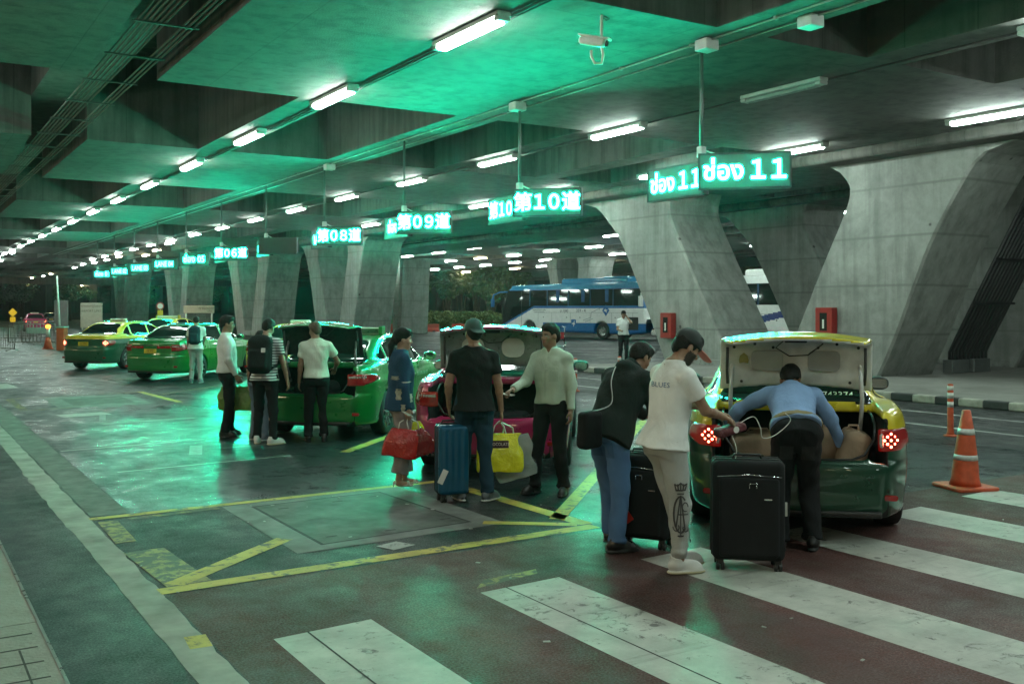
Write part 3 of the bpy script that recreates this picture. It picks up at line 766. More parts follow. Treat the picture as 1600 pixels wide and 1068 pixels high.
# ================================================================== cars (four-door saloons), built in car space: x right, y forward from the rear bumper, z up
def crv(pts, n=8, closed=True):
    P = [np.array(p, float) for p in pts]; out = []; m = len(P)
    for i in range(m if closed else m-1):
        p0, p1, p2, p3 = (P[(i-1) % m], P[i], P[(i+1) % m], P[(i+2) % m]) if closed else (P[max(i-1, 0)], P[i], P[i+1], P[min(i+2, m-1)])
        for k in range(n):
            u = k/n; out.append(.5*(2*p1+(-p0+p2)*u+(2*p0-5*p1+4*p2-p3)*u*u+(-p0+3*p1-3*p2+p3)*u**3))
    return np.array(out)
def poly_sd(pts, U, Vv):
    """signed distance to a polygon on a 2D grid"""
    d = np.full(U.shape, 1e9, np.float32); ins = np.zeros(U.shape, bool); n = len(pts)
    for i in range(n):
        a, b = pts[i], pts[(i+1) % n]; e = b-a; wx, wy = U-a[0], Vv-a[1]
        t = np.clip((wx*e[0]+wy*e[1])/(e @ e+1e-12), 0, 1)
        d = np.minimum(d, (wx-t*e[0])**2+(wy-t*e[1])**2)
        c = (a[1] <= Vv) != (b[1] <= Vv)
        if e[1] != 0: ins ^= c & (U < a[0]+(Vv-a[1])/e[1]*e[0])
    d = np.sqrt(d); d[ins] *= -1; return d.astype(np.float32)
def smax(a, b, k):
    h = np.clip(.5-.5*(a-b)/k, 0, 1); return a*(1-h)+b*h+k*h*(1-h)
def smin(a, b, k): return -smax(-a, -b, k)
def sstep(a, b, x):
    t = np.clip((x-a)/(b-a), 0, 1); return t*t*(3-2*t)

class CarShape:
    """numpy fields of a saloon on a half grid (x >= 0), mirrored when meshed"""
    L = 4.60; YR, YF = 1.0, 3.68; HW = .885
    def __init__(s, h=.016):
        s.h = h
        s.X = (np.arange(-2, int(1.02/h)+2)*h).astype(np.float32)[:, None, None]
        s.Y = (-.12+np.arange(0, int(4.9/h))*h).astype(np.float32)[None, :, None]
        s.Z = (.1+np.arange(0, int(1.45/h))*h).astype(np.float32)[None, None, :]
        X, Y, Z = s.X, s.Y, s.Z
        Yg, Zg = np.meshgrid(Y.ravel(), Z.ravel(), indexing='ij')
        low = crv([(.03, .24), (.0, .42), (.0, .60), (.045, .70), (.05, .80), (.055, .94), (.09, 1.02), (.16, 1.045), (.5, 1.06), (1.0, 1.08), (2.2, 1.03), (3.3, .99), (3.9, .90), (4.35, .78), (4.55, .62), (4.6, .45), (4.55, .26), (4.3, .2), (2.3, .19), (.35, .2)])
        s.low = low
        d2 = poly_sd(low, Yg, Zg); yy = Y.ravel(); dl = np.empty((X.size, Y.size, Z.size), np.float32)
        for ix, x in enumerate(X.ravel()):       # bow the nose and tail in plan
            b_ = .13*(x/.885)**2; yq = yy-b_*(1-sstep(.0, 1.3, yy))+b_*1.2*(1-sstep(0, 1.4, 4.6-yy))
            q = np.clip((yq-yy[0])/h, 0, Y.size-1.001); i0 = q.astype(int); f_ = (q-i0)[:, None]; dl[ix] = d2[i0]*(1-f_)+d2[i0+1]*f_
        gh = crv([(.55, .98), (.80, 1.13), (1.10, 1.30), (1.45, 1.415), (1.95, 1.455), (2.4, 1.44), (2.75, 1.36), (3.1, 1.18), (3.45, .98), (2.2, .8)])
        dg = poly_sd(gh, Yg, Zg)[None]
        W = .885-.02*sstep(.6, .2, Z)*1.6-.035*sstep(.78, 1.04, Z)**1.3+.012*np.exp(-((Z-.80)/.05)**2)
        W = W-.20*(1-sstep(-.05, .75, Y))**2.2-.22*(1-sstep(-.05, .9, 4.6-Y))**2
        body = smax(dl, np.abs(X)-W, .09)
        Wg = .80-.52*np.clip(Z-.98, 0, 1)-.10*(1-sstep(.5, 1.5, Y))-.06*(1-sstep(0, .9, 3.5-Y))
        gl = smax(dg, (np.abs(X)-Wg)*.89, .10)
        s.body = smin(body, gl, .05)
        # bumper shelf and waist crease
        s.body += (.010*np.exp(-((Z-.665)/.014)**2)*sstep(.5, .1, Y)).astype(np.float32)
        s.body += (.006*np.exp(-((Z-.90)/.012)**2)*sstep(.55, .75, np.abs(X))*sstep(.6, .9, Y)).astype(np.float32)
        s.raw = s.body.copy()
        # wheel arches
        for yc in (s.YR, s.YF):
            c = np.sqrt((Y-yc)**2+(Z-.315)**2)-.365
            s.body = smax(s.body, -np.maximum(c, .60-np.abs(X)), .012)
        s.gl = gl; s.yz = (Yg, Zg)
    def region(s, poly):
        """prism in (y, z)"""
        return poly_sd(crv(poly, 5) if len(poly) > 4 else np.array(poly, float), *s.yz)[None]
    def regxz(s, poly, smooth=True):
        Xg, Zg = np.meshgrid(s.X.ravel(), s.Z.ravel(), indexing='ij')
        return poly_sd(crv(poly, 5) if smooth else np.array(poly, float), Xg, Zg)[:, None, :]
    def mesh(s, F, name, mats, parent=None, mi=None, relax=1):
        f = Field.__new__(Field); f.h = s.h
        # crop to the part, then mirror
        G = np.broadcast_to(F, (s.X.size, s.Y.size, s.Z.size))
        idx = np.argwhere(G < 0)
        lo = np.maximum(idx.min(0)-2, 0); hi = np.minimum(idx.max(0)+3, G.shape)
        if lo[0] <= 3:
            G = G[:hi[0], lo[1]:hi[1], lo[2]:hi[2]]
            H = G[2:]; full = np.concatenate([H[:0:-1], H], 0)
            f.lo = np.array([-(H.shape[0]-1)*s.h, s.Y.ravel()[lo[1]], s.Z.ravel()[lo[2]]]); pad = full
            f.F = np.pad(pad, 1, constant_values=.05); f.lo = f.lo-s.h; f.n = np.array(f.F.shape)
            return fobj(name, f, mats, parent, mi, relax)
        G = G[lo[0]:hi[0], lo[1]:hi[1], lo[2]:hi[2]]
        f.F = np.pad(G, 1, constant_values=.05); f.lo = np.array([s.X.ravel()[lo[0]], s.Y.ravel()[lo[1]], s.Z.ravel()[lo[2]]])-s.h; f.n = np.array(f.F.shape)
        return fobj(name, f, mats, parent, mi, relax)
def mirror_copy(o, name=None):
    me = o.data.copy(); me.transform(Matrix.Diagonal((-1, 1, 1, 1))); me.flip_normals()
    c = bpy.data.objects.new(name or o.name.split('.')[0], me); return link(c, o.parent)

def paint(name, col, two=None, split=.9, rough=.32):
    m, nt, b = new_mat(name)
    c = None
    if two:
        sx = N(nt, 'ShaderNodeSeparateXYZ'); nt.links.new(coords(nt), sx.inputs[0])
        th = N(nt, 'ShaderNodeMath', operation='GREATER_THAN'); th.inputs[1].default_value = split; nt.links.new(sx.outputs[2], th.inputs[0])
        nt.links.new(mixc(nt, th.outputs[0], col, two), b.inputs['Base Color'])
    else: b.inputs['Base Color'].default_value = (*col, 1)
    b.inputs['Metallic'].default_value = .15; b.inputs['Coat Weight'].default_value = 1; b.inputs['Coat Roughness'].default_value = .03
    nt.links.new(ramp(nt, noise(nt, coords(nt), 3, 6, .7), [(.3, g3(rough*.7)), (.7, g3(rough*1.5))]), b.inputs['Roughness'])
    return m
P_GREEN = paint('taxi_green_paint', (.004, .16, .028))
P_PINK = paint('taxi_pink_paint', (.36, .007, .085))
P_YG = paint('taxi_yellow_over_green', (.003, .045, .022), (.62, .50, .015), .905)
P_YG2 = paint('taxi_yellow_over_green_b', (.004, .075, .034), (.62, .50, .015), .935)
P_YEL = paint('taxi_yellow_paint', (.55, .46, .02))
P_DARK = paint('dark_car_paint', (.02, .02, .022))
M_GLASS = plain('car_glass', (.008, .012, .011), .04, 0, .5, var=.05)
M_BLK = plain('black_trim', (.012, .012, .012), .45)
M_UNDER = plain('trunk_lining', (.014, .014, .014), .95)
M_RUB = plain('tyre_rubber', (.018, .018, .018), .8)
M_RIM = plain('alloy', (.45, .46, .46), .28, .9)
M_CHR = plain('chrome', (.65, .66, .66), .1, 1)
M_LENS = plain('red_lens', (.28, .006, .006), .1, 0, 1, var=.3, vscale=25)
M_CLEAR = plain('clear_lens', (.5, .5, .48), .12, .3, 1)
M_BULB = emis('tail_led', (1.0, .10, .05), 40); M_GLOWL = emis('glowing_lens', (1.0, .004, .002), .09)
M_GLOWL.node_tree.nodes['Principled BSDF'].inputs['Coat Weight'].default_value = 1
M_PLATE = plain('yellow_plate', (.62, .46, .03), .4); M_PTXT = plain('plate_ink', (.02, .02, .02), .5)
M_INWHITE = plain('lid_inner_white', (.62, .63, .60), .35, 0, .3, var=.25, vscale=5, bumps=.2, bscale=12)
M_INGREY = plain('lid_inner_grey', (.22, .23, .23), .3, .3, .4, var=.3, vscale=6)
M_INBLK = plain('lid_inner_liner', (.012, .013, .013), .9)
M_TLITE = plain('roof_sign_white', (.60, .66, .55), .3)

CS = CarShape()
_cav = lambda: None
def build_car_parts():
    """all meshes made once; colour variants reuse the mesh data with their own material slots"""
    X, Y, Z = CS.X, CS.Y, CS.Z; A = {}
    b = CS.body
    ax = np.abs(X)
    # glass areas
    side = CS.region([(1.02, 1.06), (1.32, 1.30), (1.75, 1.385), (2.4, 1.375), (2.72, 1.30), (3.18, 1.05), (2.4, 1.02), (1.5, 1.03)])
    side = np.maximum(side, .44-ax)
    for yb in (1.36, 2.30): side = np.maximum(side, .035-np.abs(Y-yb-.12*(Z-1.05)))
    rearw = np.maximum(CS.regxz([(-.60, 1.06), (0, 1.055), (.60, 1.06), (.52, 1.22), (.45, 1.36), (0, 1.385), (-.45, 1.36), (-.52, 1.22)]), Y-1.5)
    rearw = np.maximum(rearw, .60-Y)
    frontw = np.maximum(CS.regxz([(-.68, .99), (0, .97), (.68, .99), (.58, 1.2), (.5, 1.345), (0, 1.385), (-.5, 1.345), (-.58, 1.2)]), 2.5-Y)
    frontw = np.maximum(frontw, Y-3.9)
    wins = np.minimum(np.minimum(side, rearw), frontw)
    glassF = np.maximum(b+.004, wins-.006); glassF = np.maximum(glassF, -(b+.05))
    b2 = np.maximum(b, -np.maximum(wins, -(b+.022)))
    # tail lamps
    lampA = np.maximum(CS.region([(-.2, .745), (.02, .73), (.22, .735), (.38, .79), (.40, .88), (.25, .915), (.0, .905), (-.2, .90)]), .60-ax)
    lampB = np.maximum(CS.region([(-.2, .80), (.05, .765), (.25, .78), (.60, .87), (.42, .93), (.15, .935), (-.2, .925)]), .56-ax)
    lampBi = np.maximum(np.maximum(np.maximum(np.abs(Z-.868)-.038, Y-.25), .18-ax), ax-.555)
    def skin(reg, out=.006, thick=.03): return np.maximum(np.maximum(CS.raw-out, reg), -(CS.raw+thick))
    def build_lights(tag_, reg):
        F = skin(reg)
        Fr = np.where(X >= 0, F, .05)
        return Fr
    A['lampA'] = lampA; A['lampB'] = lampB
    # trunk opening (seen from behind) and deck
    openxz = CS.regxz([(-.60, .90), (-.56, .74), (-.46, .665), (0, .655), (.46, .665), (.56, .74), (.60, .90), (.60, 1.2), (0, 1.25), (-.60, 1.2)])
    opening = np.maximum(np.maximum(openxz, Y-.555-.12*X*X), -.3-Y)
    cav = smax(np.maximum(np.abs(X)-.66, Y-1.05), np.maximum(.40-Z, Z-.99), .06)
    cav = np.maximum(cav, .10-Y)
    closed = b2.copy()
    groove = np.maximum(np.abs(opening)-.005, -(CS.raw+.02)); closedg = np.maximum(closed, -groove)
    closed_ = np.maximum(closedg, -np.maximum(np.abs(side+.03)-.0, .5))  # keeps the field untouched
    openb = np.maximum(np.maximum(b2, -np.maximum(opening, -(CS.raw+.30)*0+Z*0-1)), -cav)
    openb = np.maximum(b2, -np.minimum(opening, cav))
    # door gaps on the flanks
    for yb in (1.42, 2.33, 3.22):
        g = np.maximum(np.maximum(np.abs(Y-yb-.10*(Z-.6))-.010, -(CS.raw+.014)), np.maximum(.34-Z, np.maximum(Z-1.04, .6-ax)))
        closedg = np.maximum(closedg, -g); openb = np.maximum(openb, -g)
    lidF = np.maximum(np.maximum(CS.raw, opening+.014), -(CS.raw+.038))
    A['mi'] = None
    return closedg, openb, glassF, lidF, lampA, lampB, lampBi, skin
_closed, _open, _glass, _lid, _lA, _lB, _lBi, _skin = build_car_parts()
HINGE = (0, .59, 1.03)
LIFT = (0, .05, .12)
def proto_meshes():
    D = {}
    def keep(key, o): D[key] = o.data; C.objects.unlink(o); bpy.data.objects.remove(o)
    keep('closed', CS.mesh(_closed, 'body', [P_GREEN]))
    keep('open', CS.mesh(_open, 'body', [P_GREEN, M_UNDER], mi=lambda c: ((np.abs(c[:, 0]) < .675) & (c[:, 1] > .09) & (c[:, 1] < 1.07) & (c[:, 2] < .985)).astype(int)))
    keep('glass', CS.mesh(_glass, 'window_glass', [M_GLASS]))
    # lid: which side of the sheet a face is on decides outer paint or inner panel
    def lid_mi(c):
        ix = np.clip(((np.abs(c[:, 0]))/CS.h).round().astype(int)+2, 0, CS.raw.shape[0]-1)
        iy = np.clip(((c[:, 1]+.12)/CS.h).round().astype(int), 0, CS.raw.shape[1]-1); iz = np.clip(((c[:, 2]-.1)/CS.h).round().astype(int), 0, CS.raw.shape[2]-1)
        return (CS.raw[ix, iy, iz] < -.017).astype(int)
    keep('lid', CS.mesh(_lid, 'trunk_lid', [P_GREEN, M_INWHITE], mi=lid_mi))
    for k, r in (('lampA', _lA), ('lampB', _lB), ('lampBi', _lBi)):
        F = np.where(CS.X >= .05, _skin(r), .05); keep(k, CS.mesh(F, 'tail_light', [M_LENS]))
    me = D['lampA'].copy(); return D
CD = proto_meshes()
def inst(name, me, mats, parent, mirror=False):
    if mirror:
        key = me.name+'_m'
        m2 = bpy.data.meshes.get(key)
        if m2 is None: m2 = me.copy(); m2.name = key; m2.transform(Matrix.Diagonal((-1, 1, 1, 1))); m2.flip_normals()
        me = m2
    o = bpy.data.objects.new(name, me); link(o, parent)
    for i, m in enumerate(mats):
        o.material_slots[i].link = 'OBJECT'; o.material_slots[i].material = m
    return o
def surf_y(x, z):
    """y of the rear skin at (x, z)"""
    ix = int(round(abs(x)/CS.h))+2; iz = int(round((z-.1)/CS.h)); col = CS.raw[ix, :, iz]; k = int(np.argmax(col < 0)); return float(CS.Y.ravel()[k])-CS.h*float(-col[k]/(col[k-1]-col[k]+1e-9))
def wheel_meshes(kind):
    t = MB(); t.lathe([(.20, -.095), (.285, -.105), (.312, -.085), (.318, -.04), (.318, .04), (.312, .085), (.285, .105), (.20, .095)], 36, RY(90), cap=False)
    t.lathe([(.20, -.095), (.20, .095)], 36, RY(90), cap=False)
    r = MB(); r.lathe([(.205, .10), (.212, .095), (.20, .07), (.195, -.06)], 36, RY(90), cap=False); r.lathe([(.19, -.02), (.001, -.02)], 24, RY(90), cap=False)
    ns = 10 if kind else 7
    for k in range(ns):
        M = RX(360*k/ns); wd = .017 if kind else .028
        r.raw([tuple(M @ Vector(p)) for p in [(.085, -wd*.6, .03), (.085, wd*.6, .03), (.092, wd, .2), (.092, -wd, .2), (.04, -wd*.6, .03), (.04, wd*.6, .03), (.05, wd, .2), (.05, -wd, .2)]],
              [(0, 1, 2, 3), (7, 6, 5, 4), (0, 3, 7, 4), (1, 5, 6, 2)])
    r.lathe([(.05, .07), (.045, .095), (.001, .097)], 16, RY(90), cap=False)
    return t, r
WM = {}
for kind in (0, 1):
    t_, r_ = wheel_meshes(kind); a = t_.build('tyre', M_RUB); b = r_.build('rim', M_RIM); WM[kind] = (a.data, b.data)
    for o in (a, b): C.objects.unlink(o); bpy.data.objects.remove(o)
def saloon(name, label, loc, heading, paint_m, style='B', opened=False, lit=False, inner=M_INWHITE, group='city taxis in the waiting bays', roof='bar', plate=None, lid_angle=83):
    t = thing(name, label, 'taxi', loc, heading, group)
    body = inst('body', CD['open' if opened else 'closed'], [paint_m]+([M_UNDER] if opened else []), t)
    inst('window_glass', CD['glass'], [M_GLASS], t)
    kind = 1 if style == 'B' else 0
    for sx in (-1, 1):
        for yc in (CS.YR, CS.YF):
            wh = bpy.data.objects.new('wheel', WM[kind][0]); link(wh, t); wh.location = (sx*.775, yc, .318); wh.rotation_euler = (0, 0, 0 if sx > 0 else pi)
            rm = bpy.data.objects.new('rim', WM[kind][1]); link(rm, wh)
        # tail lights
        lm = inst('tail_light', CD['lamp'+style], [M_GLOWL if lit else M_LENS], t, sx < 0)
        if style == 'A':
            yb = surf_y(.70, .82)-.012
            if lit:
                bb = MB()
                for (dx, dz) in [(0, 0), (.028, .028), (-.028, .028), (.028, -.028), (-.028, -.028), (0, .05), (0, -.05), (.05, 0), (-.05, 0)]:
                    x = sx*.70+dx; z = .82+dz; yy = surf_y(x, z)
                    bb.lathe([(.010, 0), (.009, .008), (.003, .013)], 8, T(x, yy-.004, z) @ RX(90))
                bb.build('led_cluster', M_BULB, lm)
            q = MB(); x = .625; q.rbox(sx*x-.016, sx*x+.016, surf_y(x, .82)-.008, surf_y(x, .82)+.02, .76, .87, .012, ax=1); q.build('reverse_light', M_CLEAR, lm)
        else:
            q = MB()
            for j in range(7):
                x = .60+j*.03; yy = surf_y(min(x, .84), .885); q.rbox(sx*x-.016, sx*x+.016, yy-.010, yy+.02, .872, .9, .008, ax=1)
            q.build('reverse_light', M_CLEAR, lm)
        rf = MB(); x = .66; yy = surf_y(x, .38); rf.rbox(sx*x-.085, sx*x+.085, yy-.006, yy+.02, .355, .40, .018, ax=1); rf.build('bumper_reflector', M_LENS, t)
        mr = Field((.83, 2.84, .96), (1.08, 3.08, 1.18), .012).ell((.965, 2.95, 1.07), (.105, .07, .07), p=2.6).cone((.86, 2.98, 1.02), (.93, 2.97, 1.04), .025, .025)
        if ('mirror' not in CD):
            o = fobj('door_mirror', mr, M_BLK); CD['mirror'] = o.data; C.objects.unlink(o); bpy.data.objects.remove(o)
        mo = inst('door_mirror', CD['mirror'], [paint_m if paint_m in (P_GREEN,) else M_BLK], t, sx < 0)
        MB().rbox(sx*.965-.08, sx*.965+.08, 2.872, 2.885, 1.02, 1.12, .03, ax=1).build('mirror_glass', M_CHR, mo)
        hd = MB()
        for yh in (1.62, 2.52): hd.rbox(sx*.86-.02, sx*.86+.025, yh, yh+.2, .885, .915, .012, ax=0)
        hd.build('door_handle', paint_m, t)
    # lower bumper valance, exhaust, licence plate
    MB().rbox(-.62, .62, .005, .14, .225, .275, .02, ax=0).build('bumper_valance', M_BLK, t)
    dm = bpy.data.objects
    def onlid(o):
        if opened:
            a = radians(-lid_angle); piv = Vector(HINGE)
            R = Matrix.Translation(LIFT) @ Matrix.Translation(piv) @ Matrix.Rotation(a, 4, 'X') @ Matrix.Translation(-piv)
            if not o.data.get('turned'): o.data = o.data.copy(); o.data.transform(R)
        return o
    y0 = surf_y(0, .76)
    if opened:
        lid = inst('trunk_lid', CD['lid'], [paint_m if paint_m not in (P_YG2,) else P_YG2, inner], t); onlid(lid)
        if paint_m in (P_YG, P_YG2): lid.material_slots[0].material = P_YEL
        # stamped panels, liner holes and lock on the inner side, all in closed-lid space
        a = MB(); h_ = MB()
        def und(y): # underside of the deck skin
            return float(np.interp(y, [.1, .16, .5, .66], [.99, 1.0, 1.02, 1.025]))
        if inner is not M_INBLK:
            nn = ((-.33, .17), (.11, .17)) if inner is M_INWHITE else ((-.40, .22), (.02, .22), )
            for x0, w_ in ((-.36, .26), (.10, .26)):
                hh = (.23, .40) if inner is M_INWHITE else (.22, .44)
                a = MB(); a.rbox(x0, x0+w_, hh[0], hh[1], und(.35)-.026, und(.35)-.014, .045 if inner is M_INWHITE else .09, ax=2)
                onlid(a.build('stamped_panel', plain('panel_recess', (.33, .34, .32), .45, bumps=.2) if inner is M_INWHITE else plain('panel_white', (.62, .62, .60), .4), lid))
            for x, y in ((-.5, .20), (.5, .20), (-.44, .50), (.44, .50), (-.18, .2), (.18, .2), (-.33, .17), (.33, .17), (0, .44)):
                h_.lathe([(.013, 0), (.012, .006)], 10, T(x, y, und(y)-.026))
            onlid(h_.build('hole', M_BLK, lid))
        rim_ = MB(); pts = []
        for q in range(41):
            u = q/40; 
            pts.append((-.54+1.08*u, .625-.02*(1-(2*u-1)**2)*0, .995))
        rim_.tube([(-.555, .52, .99), (-.56, .4, .985), (-.555, .2, .97)], .012, 6)
        onlid(rim_.build('seal_edge', plain('sound_pad', (.05, .05, .05), .9), lid)); rim_ = MB(); rim_.tube([(.555, .52, .99), (.56, .4, .985), (.555, .2, .97)], .012, 6)
        onlid(rim_.build('seal_edge', M_BLK if inner is not M_INWHITE else plain('sound_pad', (.05, .05, .05), .9), lid))
        lk = MB(); lk.rbox(-.09, .09, .10, .15, .93, .975, .01).tube([(-.09, .13, .95), (-.16, .2, .97), (-.05, .27, .965), (.1, .26, .965), (.22, .16, .96)], .006, 6).rbox(-.30, -.13, .11, .14, .955, .975, .01).rbox(.14, .34, .11, .14, .955, .975, .01)
        onlid(lk.build('lock_and_wiring', M_BLK, lid))
        if style == 'B':
            for sx in (-1, 1): onlid(inst('tail_light', CD['lampBi'], [M_LENS], lid, sx < 0))
        # gooseneck hinges and the seal of the opening
        for sx in (-1, 1):
            MB().tube([(sx*.53, .70, .78), (sx*.53, .66, .86), (sx*.53, .58, .98), (sx*.53, .53, 1.10), (sx*.525, .55, 1.25), (sx*.52, .60, 1.38)], .017, 8).build('hinge_arm', plain('hinge_white', (.55, .56, .54), .4) if inner is M_INWHITE else M_INGREY, t)
        sl = MB(); P = [(-.585, .60, 1.005), (-.59, .35, .985), (-.59, .16, .93), (-.575, .10, .82), (-.50, .075, .70), (-.40, .07, .662), (0, .065, .655), (.40, .07, .662), (.50, .075, .70), (.575, .10, .82), (.59, .16, .93), (.59, .35, .985), (.585, .60, 1.005)]
        P = [(x, y+.12*(x/.885)**2, z) for x, y, z in P]; sl.tube(P, .011, 6).build('trunk_seal', M_BLK, t)
        MB().box(-.62, .62, .12, 1.02, .405, .43).build('trunk_floor', plain('trunk_carpet', (.03, .028, .026), .95), t)
    else:
        if style == 'B':
            for sx in (-1, 1): inst('tail_light', CD['lampBi'], [M_LENS], t, sx < 0)
        MB().rbox(-.26, .26, surf_y(0, .915)-.018, surf_y(0, .915)+.01, .905, .93, .008, ax=0).build('chrome_strip', M_CHR, t)
        pl = MB().rbox(-.17, .17, y0-.014, y0+.01, .73 if style == 'A' else .715, .85 if style == 'A' else .825, .012, ax=1).build('licence_plate', M_PLATE, t)
        zc = .79 if style == 'A' else .77
        text(plate or '', .062, T(0, y0-.0155, zc+.012) @ RX(90), M_PTXT, 'plate_number', pl, ext=.001)
        text('กรุงเทพมหานคร', .026, T(0, y0-.0155, zc-.036) @ RX(90), M_PTXT, 'plate_province', pl, ext=.001)
        if lit: MB().rbox(-.09, .09, 1.02, 1.05, 1.08, 1.105, .01, ax=0).build('brake_light', emis('brake_lamp', (1, .12, .02), 3) if 'brake_lamp' not in MATS else MATS['brake_lamp'], t)
    # wipers, aerial, taxi sign
    zr = 1.455
    if roof == 'bar':
        r = MB().rbox(-.52, .52, 1.78, 1.86, zr-.005, zr+.10, .02, ax=0).build('roof_sign', M_TLITE, t)
        for sx in (-1, 1): MB().rbox(sx*.5-.03, sx*.5+.03, 1.74, 1.90, zr-.02, zr+.12, .02, ax=0).build('roof_sign_end', paint_m, r)
        if paint_m is P_GREEN: MB().box(-.46, .46, 1.774, 1.779, zr+.012, zr+.082).build('roof_sign_face', plain('dark_sign_face', (.02, .06, .03), .3), r)
    elif roof == 'small':
        r = MB().rbox(-.28, .28, 1.75, 1.87, zr-.005, zr+.085, .03, ax=0).build('roof_sign', M_TLITE, t)
        text('TAXI-METER', .07, T(0, 1.745, zr+.045) @ RX(90), M_LENS, 'roof_sign_lettering', r, ext=.001)
    return t

# nearest: yellow and green taxi with its boot open
yt = saloon('taxi', 'yellow and green taxi with open boot and glowing tail lights, nearest the camera', (6.06, 5.42, 0), 45, P_YG, 'A', True, True, roof='none', lid_angle=80)
text('8743374', .085, T(.34, .778, 1.115) @ RX(52) , plain('window_lettering', (.6, .66, .62), .5), 'phone_number', yt, ext=.001)
sb = MB(); b_ = [(-.03, .035), (0, .028), (.03, .035), (.034, .012), (.026, -.02), (0, -.042), (-.026, -.02), (-.034, .012)]
a_ = radians(-80); R_ = Matrix.Translation(LIFT) @ Matrix.Translation(HINGE) @ Matrix.Rotation(a_, 4, 'X') @ Matrix.Translation(-Vector(HINGE))
sb.prism([(p[0]*1.2-.42, p[1]*1.2+.30) for p in b_], .002, R_ @ T(0, 0, .985)); sb.build('shield_sticker', plain('gold_sticker', (.30, .27, .08), .5), yt)
saloon('taxi', 'bright pink taxi with open boot behind the man in the green cap', (5.52, 9.3, 0), 37, P_PINK, 'B', True, inner=M_INGREY, roof='none')
gt = saloon('taxi', 'bright green taxi with open boot and black lid lining, two men loading it', (4.95, 13.3, 0), 43, P_GREEN, 'B', True, inner=M_INBLK, roof='bar', lid_angle=80)
saloon('taxi', 'all green taxi with closed boot, the man with a backpack stands at its side', (5.62, 26.3, 0), 45, P_GREEN, 'B', plate='ทฬ 555', roof='none')
saloon('taxi', 'yellow and green taxi with closed boot and red lights on, at the left end', (4.95, 32.2, 0), 45, P_YG2, 'A', False, True, plate='ทษ 1991', roof='small')
p = at(660, 604); saloon('taxi', 'yellow roofed taxi mostly hidden behind the taxi with red lights', (9.0, 42.5, 0), 40, P_YG2, 'A', plate='ทว 47', roof='bar')
p = at(56, 518); saloon('taxi', 'small far pink taxi driving off with red lights, far left', (p[0], p[1], 0), 4, P_PINK, 'A', False, True, plate='', roof='small', group='cars far off on the exit road')
p = at(80, 511); saloon('car', 'dark far car with orange red lights beside the far pink taxi', (p[0], p[1], 0), 6, P_DARK, 'A', False, True, plate='', roof='none', group='cars far off on the exit road')['category'] = 'car'
# parked yellow car with a blue roof box seen past the striped shirt
saloon('taxi', 'bright yellow taxi half hidden behind the open lid of the green taxi', (8.2, 24.6, 0), 45, P_YEL, 'B', plate='', roof='small')
# ================================================================== people: one continuous body surface each, clothes and hair as children
def skin_mat(name, col):
    m, nt, b = new_mat(name); v = coords(nt)
    nt.links.new(ramp(nt, noise(nt, v, 30, 4), [(.3, tuple(x*.82 for x in col)), (.7, tuple(x*1.1 for x in col))]), b.inputs['Base Color'])
    b.inputs['Roughness'].default_value = .5; b.inputs['Subsurface Weight'].default_value = .1; b.inputs['Subsurface Radius'].default_value = (.012, .005, .003)
    b.inputs['Subsurface Scale'].default_value = 1.0
    return m
SK = {'a': skin_mat('skin_light', (.42, .27, .19)), 'b': skin_mat('skin_tan', (.30, .175, .11)), 'c': skin_mat('skin_brown', (.25, .14, .085))}
M_HAIR = plain('black_hair', (.010, .009, .008), .62, var=.5, vscale=60, bumps=.9, bscale=120, spec=.2); M_HAIRB = plain('brown_hair', (.055, .032, .014), .5, var=.4, vscale=60, bumps=.9, bscale=120)
M_BEARD = plain('beard_hair', (.03, .02, .014), .7, var=.4, vscale=90); M_LIP = plain('lips', (.26, .10, .08), .5); M_EYE = plain('eye_white', (.5, .5, .48), .2)
M_SHOE = plain('black_shoe', (.012, .012, .012), .3)
nrm = lambda v: np.array(v, float)/(np.linalg.norm(v)+1e-9)
def ik(a, b, l1, l2, pole):
    a, b, pole = np.array(a, float), np.array(b, float), np.array(pole, float)
    d = b-a; L = np.linalg.norm(d)
    if L > (l1+l2)*.995: b = a+d/L*(l1+l2)*.995; d = b-a; L = np.linalg.norm(d)
    u = d/L; x = (l1*l1-l2*l2+L*L)/(2*L); h = sqrt(max(0, l1*l1-x*x)); p = pole-u*(pole @ u)
    return a+u*x+nrm(p)*h, b
def frame(f, u):
    f = nrm(f); u = nrm(np.array(u)-f*(np.array(u) @ f)); r = np.cross(f, u); return np.stack([r, f, u], 1)
